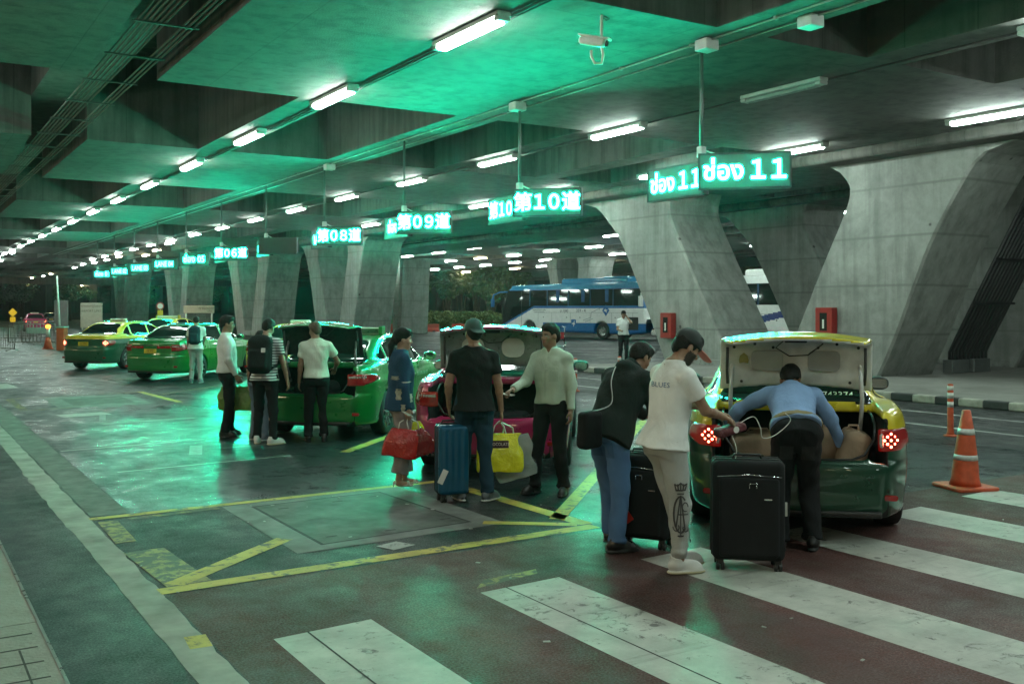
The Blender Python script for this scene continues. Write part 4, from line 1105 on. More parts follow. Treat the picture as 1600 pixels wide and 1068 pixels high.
def person(label, loc, heading, H=1.72, skin='a', lean=0, side=0, hip=(0, 0), hipz=None, twist=0, feet=None, hands=None, elbow=None, knee=None, head=(0, 0), neck=0,
           top=None, bottom=None, hair='short', cap=None, shoes=None, female=False, beard=False, glasses=False, belt=None, heavy=1.06, h=.0085, group=None, handrot=None, curl=.6, collar=False):
    s = H/1.75
    t = thing('person', label, 'person', loc, heading, group)
    hz = (hipz if hipz is not None else .948*s); P = np.array([hip[0], hip[1], hz])
    le, sd = radians(lean), radians(side)
    up = nrm([sin(sd)*cos(le), sin(le), cos(le)*cos(sd)]); tw = radians(twist)
    fw0 = np.array([0, cos(le), -sin(le)]); 
    fw0 = nrm(fw0-up*(fw0 @ up)); rt0 = np.cross(fw0, up)
    rt = rt0*cos(tw)+(-fw0)*sin(tw)*1.0; rt = nrm(rt); fw = np.cross(up, rt)
    pelr = np.array([1., 0, 0])
    sw = (.176 if not female else .150)*s*heavy**.5
    feet = feet or ((-.11, .0, 0, -8), (.11, .0, 0, 8))
    SH = [P+up*.495*s-rt*sw, P+up*.495*s+rt*sw]
    hands = hands or ((-.25*s, .03, .80*s), (.25*s, .03, .80*s))
    elbow = elbow or ((-.5, -1, 0), (.5, -1, 0))
    knee = knee or ((0, 1, 0), (0, 1, 0))
    NB = P+up*.575*s; yaw, pit = radians(head[0]), radians(head[1]); nk = radians(neck)
    # head frame
    upn = nrm(up*cos(nk)+fw*sin(nk)); NT = NB+upn*.072*s
    gf = np.array([0, 1, 0])*1.0; hf = np.array([sin(yaw)*cos(pit), cos(yaw)*cos(pit), -sin(pit)])
    hu0 = nrm(np.array([0, 0, 1.])*.8+.2*upn); HR = frame(hf, hu0); hr, hfw, hup = HR[:, 0], HR[:, 1], HR[:, 2]
    HC = NT+hup*.085*s+hfw*.022*s
    s_h = s
    hp = lambda x, y, z: HC+(hr*x+hfw*y+hup*z)*s
    J = []
    for i in (0, 1):
        el, wr = ik(SH[i]-up*.01, hands[i], .285*s, .255*s, elbow[i]); J.append((SH[i], el, wr))
    LG = []
    for i in (0, 1):
        sx = -1 if i == 0 else 1; hj = P+pelr*sx*.088*s-np.array([0, 0, .03*s]); fx, fy, fz, fyaw = feet[i]
        an = np.array([fx, fy, fz+.085*s]); kn, an = ik(hj, an, .425*s, .415*s, knee[i]); fd = np.array([sin(radians(fyaw)), cos(radians(fyaw)), 0]); LG.append((hj, kn, an, fd))
    allp = [HC+hup*.16, HC, P]+[p for j in J for p in j]+[p for l in LG for p in l[:3]]+[l[2]+l[3]*.2 for l in LG]+[np.array(hh) for hh in hands]
    lo = np.min(allp, 0)-.21; hi = np.max(allp, 0)+.21; lo[2] = max(-.02, min(l[2][2] for l in LG)-.12)
    # ---- body
    f = Field(lo, hi, h)
    tor = [(-.09, .10, .08, -.01), (-.02, .155, .105, -.012), (.04, .158, .11, -.01), (.14, .135, .10, .0), (.28, .150, .108, .004), (.40, .165, .105, 0), (.49, .150, .085, -.005), (.55, .08, .06, -.01), (.60, .055, .05, 0)]
    if female: tor = [(a, b*(.88 if a > .1 else .97), c*.9, d) for a, b, c, d in tor]
    sc_ = lambda st, e=0.0, k=1.0: [(a*s, (b*heavy+e)*s*k, (c*heavy**1.3+e)*s*k, d*s) for a, b, c, d in st]
    f.loft(P, up, rt, sc_(tor), k=.0)
    f.cone(NB-upn*.03, NT+hfw*.005, .060*s*(.88 if female else 1), .052*s*(.85 if female else 1), .03)
    for i in (0, 1): f.cone(NB-up*.005, SH[i]+up*.005, .045*s, .046*s, .03)
    # head: skull, face, jaw, nose, brow, chin, ears
    f.ell(hp(0, -.008, .028), np.array([.074, .094, .092])*s, HR, .02)
    f.ell(hp(0, .022, -.040), np.array([.058, .066, .078])*s, HR, .03)
    f.ell(hp(0, .058, -.098), np.array([.028, .026, .022])*s, HR, .03)
    f.cone(hp(-.03, .072, .012), hp(.03, .072, .012), .014*s, .014*s, .015)
    f.cone(hp(0, .082, .004), hp(0, .104, -.036), .007*s, .0135*s, .012)
    f.ell(hp(0, .088, -.043), np.array([.018, .012, .009])*s, HR, .010)
    f.cone(hp(-.018, .078, -.068), hp(.018, .078, -.068), .008*s, .008*s, .008)
    for e in (-1, 1):
        f.ell(hp(e*.030, .090, -.008), np.array([.017, .012, .011])*s, HR, .012, op='cut')
        f.ell(hp(e*.030, .072, -.008), np.array([.012, .012, .011])*s, HR, .004)
        f.ell(hp(e*.076, -.008, -.018), np.array([.009, .020, .030])*s, HR, .008)
        f.ell(hp(e*.046, .058, -.034), np.array([.018, .018, .018])*s, HR, .02)
    HD = []
    for i in (0, 1):
        sh, el, wr = J[i]; e = -1 if i == 0 else 1; am = heavy**.5*(.85 if female else 1)
        f.cone(sh-up*.01*s, el, .050*s*am, .038*s*am, .035); f.cone(el, wr, .037*s*am, .025*s*am, .02)
        f.ell(el*.72+wr*.28, np.array([.036]*3)*s*am, None, .02)
        # hand: palm, four bent fingers, thumb from the side
        fd = nrm(wr-el); 
        if handrot and handrot[i] is not None: fd = nrm(np.array(handrot[i][0], float)); pn = np.array(handrot[i][1], float)
        else: pn = np.array([-e*1.0, 0.15, 0]) if abs(fd[2]) > .6 else np.array([-e*.4, 0, -1.])
        pn = nrm(pn-fd*(pn @ fd)); lat = np.cross(fd, pn); 
        if lat @ np.array([0, 1., .3]) < 0 and not (handrot and handrot[i] is not None): lat = -lat
        hs = s*(.9 if female else 1)
        pc = wr+fd*.052*hs
        f.ell(pc, np.array([.040, .050, .0145])*hs, np.stack([lat, fd, pn], 1), .015, p=2.4)
        for q, (o, L1) in enumerate(((.029, .040), (.010, .045), (-.010, .042), (-.027, .033))):
            b0 = wr+(fd*.088+lat*o)*hs; c1 = curl*.75; c2 = curl*1.7
            d1 = nrm(fd*cos(c1)+pn*sin(c1)+lat*o*1.5); b1 = b0+d1*L1*hs; d2 = nrm(fd*cos(c2)+pn*sin(c2)+lat*o); b2 = b1+d2*L1*.85*hs
            f.cone(b0, b1, .0098*hs, .0088*hs, .004); f.cone(b1, b2, .0088*hs, .0072*hs, .003)
        t0 = wr+(fd*.028+lat*.030)*hs; t1 = t0+nrm(fd*.7+lat*.75+pn*.35)*.042*hs; t2 = t1+nrm(fd+lat*.15+pn*.4)*.032*hs
        f.cone(t0, t1, .0125*hs, .0105*hs, .008); f.cone(t1, t2, .0105*hs, .0085*hs, .003)
        HD.append((wr+fd*.10*hs+pn*.03*hs, fd, pn, lat))
    for i, (hj, kn, an, fd) in enumerate(LG):
        f.cone(hj, kn, .080*s*heavy, .052*s, .04); f.cone(kn, an, .050*s, .034*s, .02)
        f.ell(kn*.7+an*.3-fd*.012, np.array([.045, .045, .07])*s, None, .03)
        f.cone(an-np.array([0, 0, .04*s]), an+fd*.13*s-np.array([0, 0, .055*s]), .034*s, .026*s, .02)
    def bmi(c):
        q = (c-HC)/s; x, y, z = q @ hr, q @ hfw, q @ hup; m = np.zeros(len(c), int)
        face = (np.abs(x) < .08) & (np.abs(z) < .14) & (y > .02) & (y < .14)
        m[face & (np.abs(z+.069) < .0085) & (np.abs(x) < .024) & (y > .07)] = 1
        m[face & (np.abs(z-.014-.06*np.abs(np.abs(x)-.03)*-1) < .0050) & (np.abs(np.abs(x)-.031) < .019)] = 2
        m[face & (((np.abs(x)-.030)/.0125)**2+((z+.008)/.0055)**2 < 1)] = 3
        m[face & (((np.abs(x)-.030)/.0058)**2+((z+.008)/.0058)**2 < 1)] = 2
        if beard: m[(np.abs(x) < .085) & (z < -.028-.25*np.maximum(0, .04-y)*0) & (z > -.14) & (y > -.005) & (z < -.020-.35*np.maximum(0, y-.045)) & (m == 0) & ~((np.abs(x) < .02) & (y > .085) & (z > -.055))] = 4
        return m
    body = fobj('body', f, [SK[skin], M_LIP, M_HAIR, M_EYE, M_BEARD], t, bmi)
    # ---- trousers or skirt
    if bottom:
        bm, kind = bottom; g = Field(lo, hi, h*1.1)
        st = [(-.10, .13, .10, -.01), (-.03, .172, .122, -.016), (.04, .168, .120, -.012), (.12, .150, .112, -.004)]
        if female: st = [(a, b*.95, c*.95, d) for a, b, c, d in st]
        g.loft(P, up, rt0, sc_(st, .004), k=0)
        kx = {'slim': (.094, .068, .056), 'loose': (.100, .078, .068), 'track': (.102, .076, .052), 'wide': (.102, .082, .100), 'suit': (.098, .072, .064)}[kind]
        for i, (hj, kn, an, fd) in enumerate(LG):
            end = an+(kn-an)*{'track': .10, 'wide': .20}.get(kind, .02); 
            g.cone(hj+np.array([0, 0, .02]), kn, kx[0]*s*heavy, kx[1]*s, .035); g.cone(kn, end-(kn-an)*.02, kx[1]*s, kx[2]*s, .02, flat=2)
            if kind in ('loose', 'suit', 'slim'): g.ell(end+fd*.01+np.array([0, 0, .01]), np.array([kx[2]*1.06, kx[2]*1.1, .03])*s, None, .015)
            if kind == 'track': g.ell(end+np.array([0, 0, .03]), np.array([kx[2]*1.25, kx[2]*1.25, .035])*s, None, .015)
        g.folds(.0085 if kind != 'wide' else .009, 24, seed=H*10+heading, zs=.9)
        fobj('trousers' , g, [bm], t)
    # ---- top
    if top:
        tm, kind = top[:2]; g = Field(lo, hi, h*1.1)
        e = {'tee': .010, 'shirt': .014, 'jacket': .030, 'hoodie': .030}[kind if kind in ('tee', 'shirt', 'jacket', 'hoodie') else 'tee']
        low = {'tee': -.045, 'shirt': .015, 'jacket': -.12, 'hoodie': -.09}[kind]
        if kind == 'tee' and female: low = .0
        st = [(low, .190 if low < 0 else .170, .160 if low < 0 else .134, -.020), (.05, .172, .132, -.012), (.15, .150, .112, .0), (.30, .158, .116, .006), (.40, .170, .112, 0), (.485, .160, .092, -.006), (.545, .085, .066, -.010), (.592, .064, .058, -.004)]
        if kind in ('jacket', 'hoodie'): st[0] = (low+(.05 if female else 0), .185, .145, -.01)
        if female: st = [(a, b*.9, c*.92, d) for a, b, c, d in st]
        g.loft(P, up, rt, sc_(st, e), k=0)
        am = heavy**.5*(.85 if female else 1); long_ = kind in ('jacket', 'hoodie') or (kind == 'shirt' and top[2] == 'long')
        for i in (0, 1):
            sh, el, wr = J[i]; g.cone(NB-up*.015*s, sh, (.048+e*.8)*s, (.048+e*.8)*s, .03); ex = {'tee': .014, 'shirt': .016, 'jacket': .028, 'hoodie': .026}[kind]
            if long_:
                g.cone(sh-up*.01*s, el, (.047+ex)*s*am, (.038+ex)*s*am, .03); g.cone(el, wr-(wr-el)*.03, (.038+ex)*s*am, (.028+ex*.8)*s, .02, flat=2)
                g.ell(el, np.array([.042+ex]*3)*s*am, None, .02)
            else:
                e2 = sh+(el-sh)*.62; g.cone(sh-up*.01*s, e2, (.048+ex)*s*am, (.048+ex*1.3)*s*am, .03, flat=2)
        if kind in ('shirt', 'jacket') or collar:
            g.cone(NB-upn*.02, NB+upn*.03, .074*s, .066*s, .01, flat=2)
        if kind == 'hoodie':
            g.ell(NB-fw*.07*s-up*.02*s, np.array([.11, .075, .06])*s, np.stack([rt, fw, up], 1), .03); g.cone(NB-up*.01, NB+up*.02, .085*s, .08*s, .02)
        # neck opening
        g.cone(NB+upn*.012, NT+upn*.06, .056*s, .060*s, .008, op='cut'); 
        if kind != 'tee': g.cone(NB+fw*.07*s+upn*.02, NB+fw*.11*s-up*.09*s, .026*s, .005, .01, op='cut')
        g.folds(.0070 if kind == 'tee' else .009, 21, seed=heading+H, zs=.7)
        so = fobj({'tee': 't_shirt', 'shirt': 'shirt', 'jacket': 'denim_jacket', 'hoodie': 'hooded_jacket'}[kind], g, [tm], t)
    # ---- shoes
    if shoes:
        smat, sole, kind = shoes
        for i, (hj, kn, an, fd) in enumerate(LG):
            a = an-np.array([0, 0, .085*s]); g = Field(a-.32, a+.32, h*.8)
            R = frame(fd, (0, 0, 1)); z = np.array([0, 0, 1.])
            if kind == 'heel':
                g.ell(a+fd*.11*s+z*.018, np.array([.040, .062, .012])*s, R, .01, p=3); g.cone(a+fd*.07+z*.02, a-fd*.03+z*.055, .020*s, .024*s, .01)
                g.cone(a-fd*.045+z*.05, a-fd*.05+z*.004, .010, .006, .006); g.cone(a+fd*.10-R[:, 0]*.04+z*.03, a+fd*.10+R[:, 0]*.04+z*.03, .016, .016, .01)
                g.ell(a+fd*.10+z*.05, np.array([.043, .016, .012])*s, R, .01)
            else:
                g.ell(a+fd*.035*s+z*.060*s, np.array([.038, .122, .044])*s, R, .02, p=2.4); g.ell(a+fd*.115*s+z*.036*s, np.array([.042, .060, .031])*s, R, .02)
                g.cone(a-fd*.03*s+z*.07*s, a-fd*.02*s+z*.12*s, .046*s, .042*s, .02, flat=2)
                g.ell(a+fd*.05*s+z*.018*s, np.array([.043, .145, .018])*s, R, .006, p=3)
            g.plane((0, 0, a[2]+.002), (0, 0, -1))
            fobj('shoe', g, [smat, sole], t, lambda c, a=a: (c[:, 2] < a[2]+.026*s).astype(int) if kind != 'heel' else (c[:, 2] < a[2]-1).astype(int))
    # ---- hair, cap, glasses, belt
    if hair:
        hm = M_HAIRB if hair == 'brown' else M_HAIR; g = Field(HC-.42, HC+.24, h*.8)
        g.ell(hp(0, -.014, .036), np.array([.084, .103, .098])*s, HR, .0); g.ell(hp(0, -.05, -.02), np.array([.072, .060, .070])*s, HR, .03)
        if hair == 'short' or hair == 'brown': g.ell(hp(0, .04, .085), np.array([.06, .05, .036])*s, HR, .03)
        # clear the face and the ears
        g.rbox(hp(0, .115, -.052), np.array([.12, .072, .095])*s, .03, HR, .01, 'cut'); g.rbox(hp(0, .02, -.10), np.array([.12, .08, .066])*s, .03, HR, .02, 'cut')
        g.ell(hp(.085, -.004, -.02), np.array([.024, .026, .036])*s, HR, .01, 'cut'); g.ell(hp(-.085, -.004, -.02), np.array([.024, .026, .036])*s, HR, .01, 'cut')
        if hair == 'pony':
            g.ell(hp(.066, .02, .05), np.array([.020, .045, .04])*s, HR, .02); g.ell(hp(-.066, .02, .05), np.array([.020, .045, .04])*s, HR, .02); g.ell(hp(0, .05, .075), np.array([.06, .05, .03])*s, HR, .03)
            g.cone(hp(0, -.10, .01), hp(0, -.13, -.08), .028*s, .036*s, .02); g.cone(hp(0, -.13, -.08), hp(0, -.125, -.30), .036*s, .014*s, .02)
        g.folds(.0038, 85, seed=heading, zs=.6)
        fobj('hair', g, [hm], t)
    if cap:
        cm, bmx, back = cap; g = Field(HC-.3, HC+.3, h*.8); e = -1 if back else 1
        g.ell(hp(0, -.010, .044), np.array([.092, .110, .098])*s, HR, 0)
        g.rbox(hp(0, 0, -.075), np.array([.2, .2, .095])*s, .01, HR, .004, 'cut')
        b0 = hp(0, e*.085, .026)
        br = frame(hfw*e*cos(.25)-hup*sin(.25+.1*back), hup)
        g.ell(b0+(hfw*e*.055-hup*.012)*s, np.array([.072, .080, .008])*s, br, .008, p=2.6)
        def cmi(c, e=e):
            q = (c-HC)/s; return (((q @ hfw)*e > .085-.0*(q @ hup)) & ((q @ hup) < .10)).astype(int) if not back else np.zeros(len(c), int)
        fobj('cap', g, [cm, bmx], t, cmi)
    if glasses:
        g = MB()
        for e in (-1, 1):
            g.tube([hp(e*.031+.022*cos(a_), .098, -.006+.017*sin(a_)) for a_ in np.linspace(0, 2*pi, 13)], .0022, 5); g.tube([hp(e*.053, .096, .0), hp(e*.078, .01, .0)], .002, 5)
        g.tube([hp(-.01, .1, .0), hp(.01, .1, .0)], .002, 5); g.build('glasses', M_BLK, t)
    if belt:
        g = Field(P-.3, P+.3, h); g.loft(P, up, rt0, sc_([(.03, .172, .130, -.012), (.075, .170, .130, -.012)],   .022), k=0)
        fobj('belt', g, [belt], t)
    # writing hands out for things they hold, in world space
    M = Matrix.Translation(loc) @ Matrix.Rotation(radians(-heading), 4, 'Z')
    t_hands = [tuple(M @ Vector(h_[0])) for h_ in HD]
    return t, t_hands, dict(P=P, up=up, rt=rt, fw=fw, HC=HC, NB=NB, SH=SH, M=M, J=J, s=s)

F_WHITE = fabric('white_shirt_cloth', (.68, .72, .70)); F_TEE = fabric('white_tee_cloth', (.80, .81, .79)); F_BLACK = fabric('black_cloth', (.009, .010, .010))
F_BLKT = fabric('black_trouser_cloth', (.010, .011, .012)); F_JEAN = fabric('blue_jeans', (.075, .15, .28), strength=.8); F_DJEAN = fabric('dark_jeans', (.014, .040, .065), strength=.6)
F_STRIPE = fabric('striped_tee_cloth', (.62, .64, .62), stripes=((.10, .12, .12), 8.5)); F_GREY = fabric('grey_sweat_cloth', (.38, .39, .37)); F_CREAM = fabric('cream_shirt_cloth', (.56, .60, .50))
F_DRIVER = fabric('pale_green_shirt_cloth', (.46, .56, .46), strength=1); F_BLUE = fabric('blue_shirt_cloth', (.22, .34, .56), strength=1); F_DENIM = fabric('denim_cloth', (.020, .062, .12), strength=.9)
F_PALEJ = fabric('pale_jeans', (.12, .16, .20)); F_HOOD = fabric('dark_hoodie_cloth', (.012, .018, .016)); F_WIDE = fabric('grey_pleated_cloth', (.26, .23, .23))
S_WHITE = (plain('white_sneaker', (.58, .58, .55), .6), plain('cream_sole', (.52, .47, .30), .5), 'flat'); S_BLACK = (M_SHOE, plain('black_sole', (.02, .02, .02), .6), 'flat')
S_GREYW = (plain('grey_sneaker', (.12, .14, .16), .6), plain('white_sole', (.6, .6, .58), .5), 'flat'); S_HEEL = (plain('white_sandal', (.6, .58, .52), .4), M_BLK, 'heel')
GP = 'passengers and drivers around the taxis'
g_ = at
def gl(px, py): x, y, z = at(px, py); return (x, y, 0)

# 1 man with backpack beside the closed green taxi
p1 = person('man in white t-shirt with a dark backpack, standing beside the closed green taxi', gl(306, 598), 25, 1.62, 'b', lean=4, hands=((-.2, .1, .82), (.12, .33, .98)), head=(-10, 25), top=(F_TEE, 'tee'), bottom=(F_GREY, 'slim'), shoes=S_GREYW, h=.014, group=GP)
# 2 man with glasses
p2 = person('man in glasses and pale long sleeved shirt with his hand in his pocket', gl(356, 682), 102, 1.70, 'b', lean=-3, hands=((-.20, .06, .86), (.20, .10, .90)), elbow=((-.6, -1, 0), (.7, -1, 0)), feet=((-.09, .02, 0, -10), (.09, -.05, 0, 10)), head=(8, 3), glasses=True, top=(F_WHITE, 'shirt', 'long'), bottom=(F_BLKT, 'suit'), shoes=S_BLACK, h=.0105, group=GP)
# hidden woman behind the backpacker: legs and arm visible
p12 = person('person in pale jeans half hidden behind the man with the black backpack', (4.42, 13.75, 0), 60, 1.50, 'a', head=(0, 20), female=True, hair='short', top=(F_BLACK, 'tee'), bottom=(F_PALEJ, 'slim'), shoes=S_GREYW, h=.012, group=GP)
# 3 backpacker in stripes
p3 = person('man in striped t-shirt with a large black backpack looking into the green taxi', gl(414, 694), 38, 1.68, 'b', lean=5, feet=((-.13, .05, 0, -12), (.13, -.05, 0, 45)), hands=((-.2, .25, .95), (.30, .06, .84)), head=(8, 28), neck=10, top=(F_STRIPE, 'tee'), bottom=(F_BLKT, 'slim'), shoes=S_WHITE, h=.0105, heavy=1.04, group=GP)
# 4 driver in short sleeves
p4 = person('man with brown hair in cream short sleeved shirt beside the open green boot', gl(494, 690), 18, 1.62, 'b', lean=2, hands=((-.23, .05, .82), (.28, .30, 1.0)), head=(-28, 10), hair='brown', top=(F_CREAM, 'shirt', 'short'), bottom=(F_BLKT, 'suit'), shoes=S_BLACK, h=.0105, group=GP)
# 5 woman
p5 = person('woman with a ponytail in a ripped denim jacket holding red and yellow bags', gl(626, 768), 103, 1.55, 'a', female=True, feet=((-.07, .06, 0, 5), (.06, -.04, 0, 10)), hands=((-.16, .06, .78), (.18, .03, .74)), elbow=((-.3, -1, 0), (.3, -1, 0)), head=(6, 4), hair='pony', top=(F_DENIM, 'jacket'), bottom=(F_WIDE, 'wide'), shoes=S_HEEL, h=.0085, hipz=.90, group=GP)
# 6 man in black
p6 = person('man in black t-shirt and green backward cap holding a suitcase and yellow bag', gl(741, 782), 27, 1.69, 'b', feet=((-.13, .02, 0, -20), (.13, -.03, 0, 40)), hands=((-.24, .08, .90), (.27, .02, .82)), head=(-16, 3), hair='short', cap=(plain('green_cap', (.012, .05, .04), .6), plain('green_cap_brim', (.015, .07, .055), .6), True), top=(F_BLACK, 'tee'), bottom=(F_DJEAN, 'loose'), shoes=S_GREYW, heavy=1.08, group=GP)
# 7 driver in pale green shirt
p7 = person('taxi driver in pale green shirt facing the customers, paper in his hand', gl(862, 771), 243, 1.65, 'c', feet=((-.14, .0, 0, -15), (.14, .1, 0, 20)), hands=((-.24, .04, .82), (.24, .36, 1.06)), elbow=((-.4, -1, 0), (.25, -.5, -1)), head=(22, 0), top=(F_DRIVER, 'shirt', 'long'), bottom=(F_BLKT, 'suit'), shoes=S_BLACK, heavy=1.06, group=GP)
# 8 hooded man leaning
p8 = person('man in dark hooded jacket and blue jeans leaning forward, shoulder bag behind', gl(958, 856), 78, 1.66, 'b', lean=30, hip=(0, -.06), feet=((-.10, .10, 0, -5), (.12, -.10, 0, 25)), hands=((-.12, .55, .98), (.12, .50, .95)), head=(6, 34), neck=25, top=(F_HOOD, 'hoodie'), bottom=(F_JEAN, 'loose'), shoes=S_BLACK, group=GP)
# 9 man in white
p9 = person('bearded man in white t-shirt and black and red cap handling a strap', gl(1052, 892), 98, 1.69, 'b', lean=8, hip=(0, -.07), feet=((-.05, .10, 0, 5), (.08, .0, 0, 12)), hands=((-.06, .40, 1.10), (.10, .36, 1.08)), elbow=((-.7, -.4, -1), (.7, -.6, -1)), head=(8, 32), neck=32, cap=(plain('black_cap', (.012, .016, .015), .7), plain('salmon_brim', (.52, .15, .12), .6), False), beard=True, top=(F_TEE, 'tee'), bottom=(F_GREY, 'track'), shoes=S_WHITE, group=GP)
# 10 man bent into the boot
p10 = person('man in blue shirt bending into the open boot of the yellow and green taxi', gl(1243, 858), 42, 1.74, 'b', lean=58, hip=(0, -.08), hipz=.90, feet=((-.12, -.05, 0, -5), (.13, .0, 0, 12)), hands=((-.50, .62, .86), (.44, .58, .70)), elbow=((-.8, -.3, .5), (1, 0, .4)), head=(18, 50), neck=10, top=(F_BLUE, 'shirt', 'long'), bottom=(F_BLKT, 'loose'), shoes=S_BLACK, belt=plain('tan_belt', (.20, .16, .06), .6), heavy=1.05, group=GP)
# 11 man on the phone
p11 = person('man in white shirt on his phone standing in front of the coach', gl(974, 567), 210, 1.74, 'b', hands=((-.12, .12, 1.55), (.14, .30, 1.12)), elbow=((-.6, .3, -1), (.4, -.8, -1)), head=(0, 18), top=(F_WHITE, 'shirt', 'short'), bottom=(F_BLKT, 'suit'), shoes=S_BLACK, h=.014, heavy=1.05, group=GP)
from mathutils.bvhtree import BVHTree
def wrap(o, target, d, off=.003):
    """lay a print's vertices onto the surface it is printed on (both in the same parent space)"""
    me = target.data; bv = BVHTree.FromPolygons([v.co for v in me.vertices], [p.vertices for p in me.polygons]); d = Vector(d).normalized()
    for v in o.data.vertices:
        h = bv.ray_cast(v.co-d*.6, d)
        if h[0] is not None: v.co = h[0]-d*off
    o.data.update()
def child(t, nm):
    for c in t.children:
        if c.name.split('.')[0] == nm: return c
# ------------------------------------------------------------------ suitcases
def suitcase(label, loc, heading, wd, dp, ht, mat, ribs=False, tagcol=None, handle=False):
    t = thing('suitcase', label, 'suitcase', loc, heading, 'luggage on the ground')
    z0 = .075; g = Field((-wd/2-.06, -dp/2-.06, .0), (wd/2+.06, dp/2+.06, ht+.1), .008)
    g.rbox((0, 0, (z0+ht)/2), (wd/2, dp/2, (ht-z0)/2), .045)
    if ribs:
        X, Z = g.ax[0][:, None, None], g.ax[2][None, None, :]; g.F = g.F+(.005*np.cos(X*2*pi/.062)*(np.abs(X) < wd/2-.03)*(Z > z0+.05)*(Z < ht-.05)).astype(np.float32)
    else:
        g.rbox((0, -dp/2-.008, (z0+ht)/2-.04), (wd/2-.045, .022, (ht-z0)/2-.075), .02, None, .012)
        g.folds(.002, 18, seed=wd, zs=.3)
    b = fobj('shell', g, [mat], t)
    pp = MB()
    for sz in (-1, 1):
        y = sz*dp*.18
        P = [(-wd/2+.03, y, z0-.004), (wd/2-.03, y, z0-.004), (wd/2+.003, y, z0+.03), (wd/2+.003, y, ht-.03), (wd/2-.03, y, ht+.004), (-wd/2+.03, y, ht+.004), (-wd/2-.003, y, ht-.03), (-wd/2-.003, y, z0+.03), (-wd/2+.03, y, z0-.004)]
        pp.tube(P, .0055, 6)
    pp.build('zip_piping', M_BLK, t)
    for sx in (-1, 1):
        for sy in (-1, 1):
            w_ = MB(); x, y = sx*(wd/2-.05), sy*(dp/2-.05)
            w_.lathe([(.024, -.012), (.030, -.010), (.030, .010), (.024, .012)], 16, T(x-.012, y, .031) @ RY(90)).lathe([(.024, -.012), (.030, -.010), (.030, .010), (.024, .012)], 16, T(x+.02, y, .031) @ RY(90)); w_.rbox(x-.02, x+.028, y-.02, y+.02, .045, z0+.01, .008)
            w_.build('caster', M_BLK, t)
    MB().tube([(-.10, 0, ht), (-.09, 0, ht+.03), (.09, 0, ht+.03), (.10, 0, ht)], .010, 8).build('top_handle', M_BLK, t)
    if handle: MB().tube([(-.08, dp*.3, ht-.02), (-.08, dp*.3, ht+.26), (.08, dp*.3, ht+.26), (.08, dp*.3, ht-.02)], .009, 8).build('pull_handle', M_CHR, t)
    if not ribs:
        zz = MB(); zz.tube([(-wd/2+.03, -dp/2-.03, ht-.10), (0, -dp/2-.035, ht-.085), (wd/2-.03, -dp/2-.03, ht-.10)], .003, 5); zz.build('front_zip', M_CHR, t)
        q = MB(); q.tube([(.0, -dp/2-.034, ht-.15), (.0, -dp/2-.036, ht-.18)], .004, 5).tube([(.05, -dp/2-.034, ht-.15), (.05, -dp/2-.036, ht-.18)], .004, 5).tube([(0, -dp/2-.034, ht-.147), (.05, -dp/2-.034, ht-.147)], .004, 5); q.build('zip_pull', M_CHR, t)
        MB().rbox(.10, .155, -dp/2-.037, -dp/2-.028, ht-.262, ht-.25, .004, ax=1).build('badge', M_CHR, t)
    return t
M_BCASE = fabric('black_case_cloth', (.011, .012, .013), strength=.25, bscale=5)
M_BLUEC = plain('blue_hard_shell', (.010, .10, .19), .32, .3, .5, var=.1)
s1 = suitcase('large black soft suitcase standing on the crossing behind the yellow and green taxi', (5.22, 5.15, 0), 40, .50, .30, .775, M_BCASE)
s2 = suitcase('black suitcase with a red tag, half hidden between the two men', (5.02, 6.05, 0), 62, .46, .28, .72, M_BCASE)
s3 = suitcase('blue ribbed hard shell suitcase beside the man in the black t-shirt', (4.60, 8.43, 0), 14, .30, .24, .745, M_BLUEC, ribs=True)
mt = plain('red_tag', (.55, .035, .02), .4); mwt = plain('white_paper', (.68, .68, .64), .6)
tg = MB().rbox(-.035, .035, -.002, .002, -.06, .06, .006, T(-.08, -.176, .26) @ RY(-38), ax=1).build('tag', mt, s2)
MB().rbox(-.012, .012, -.0035, .0, .0, .03, .005, T(-.08, -.176, .26) @ RY(-38), ax=1).build('tag_mark', mwt, tg)
MB().rbox(-.028, .028, -.002, .002, -.07, .07, .004, T(-.12, -.140, .26) @ RY(26), ax=1).build('tag', mwt, s3)
MB().rbox(-.02, .02, -.002, .002, -.05, .05, .004, T(.262, 0, .42), ax=1).build('tag', mwt, s1)
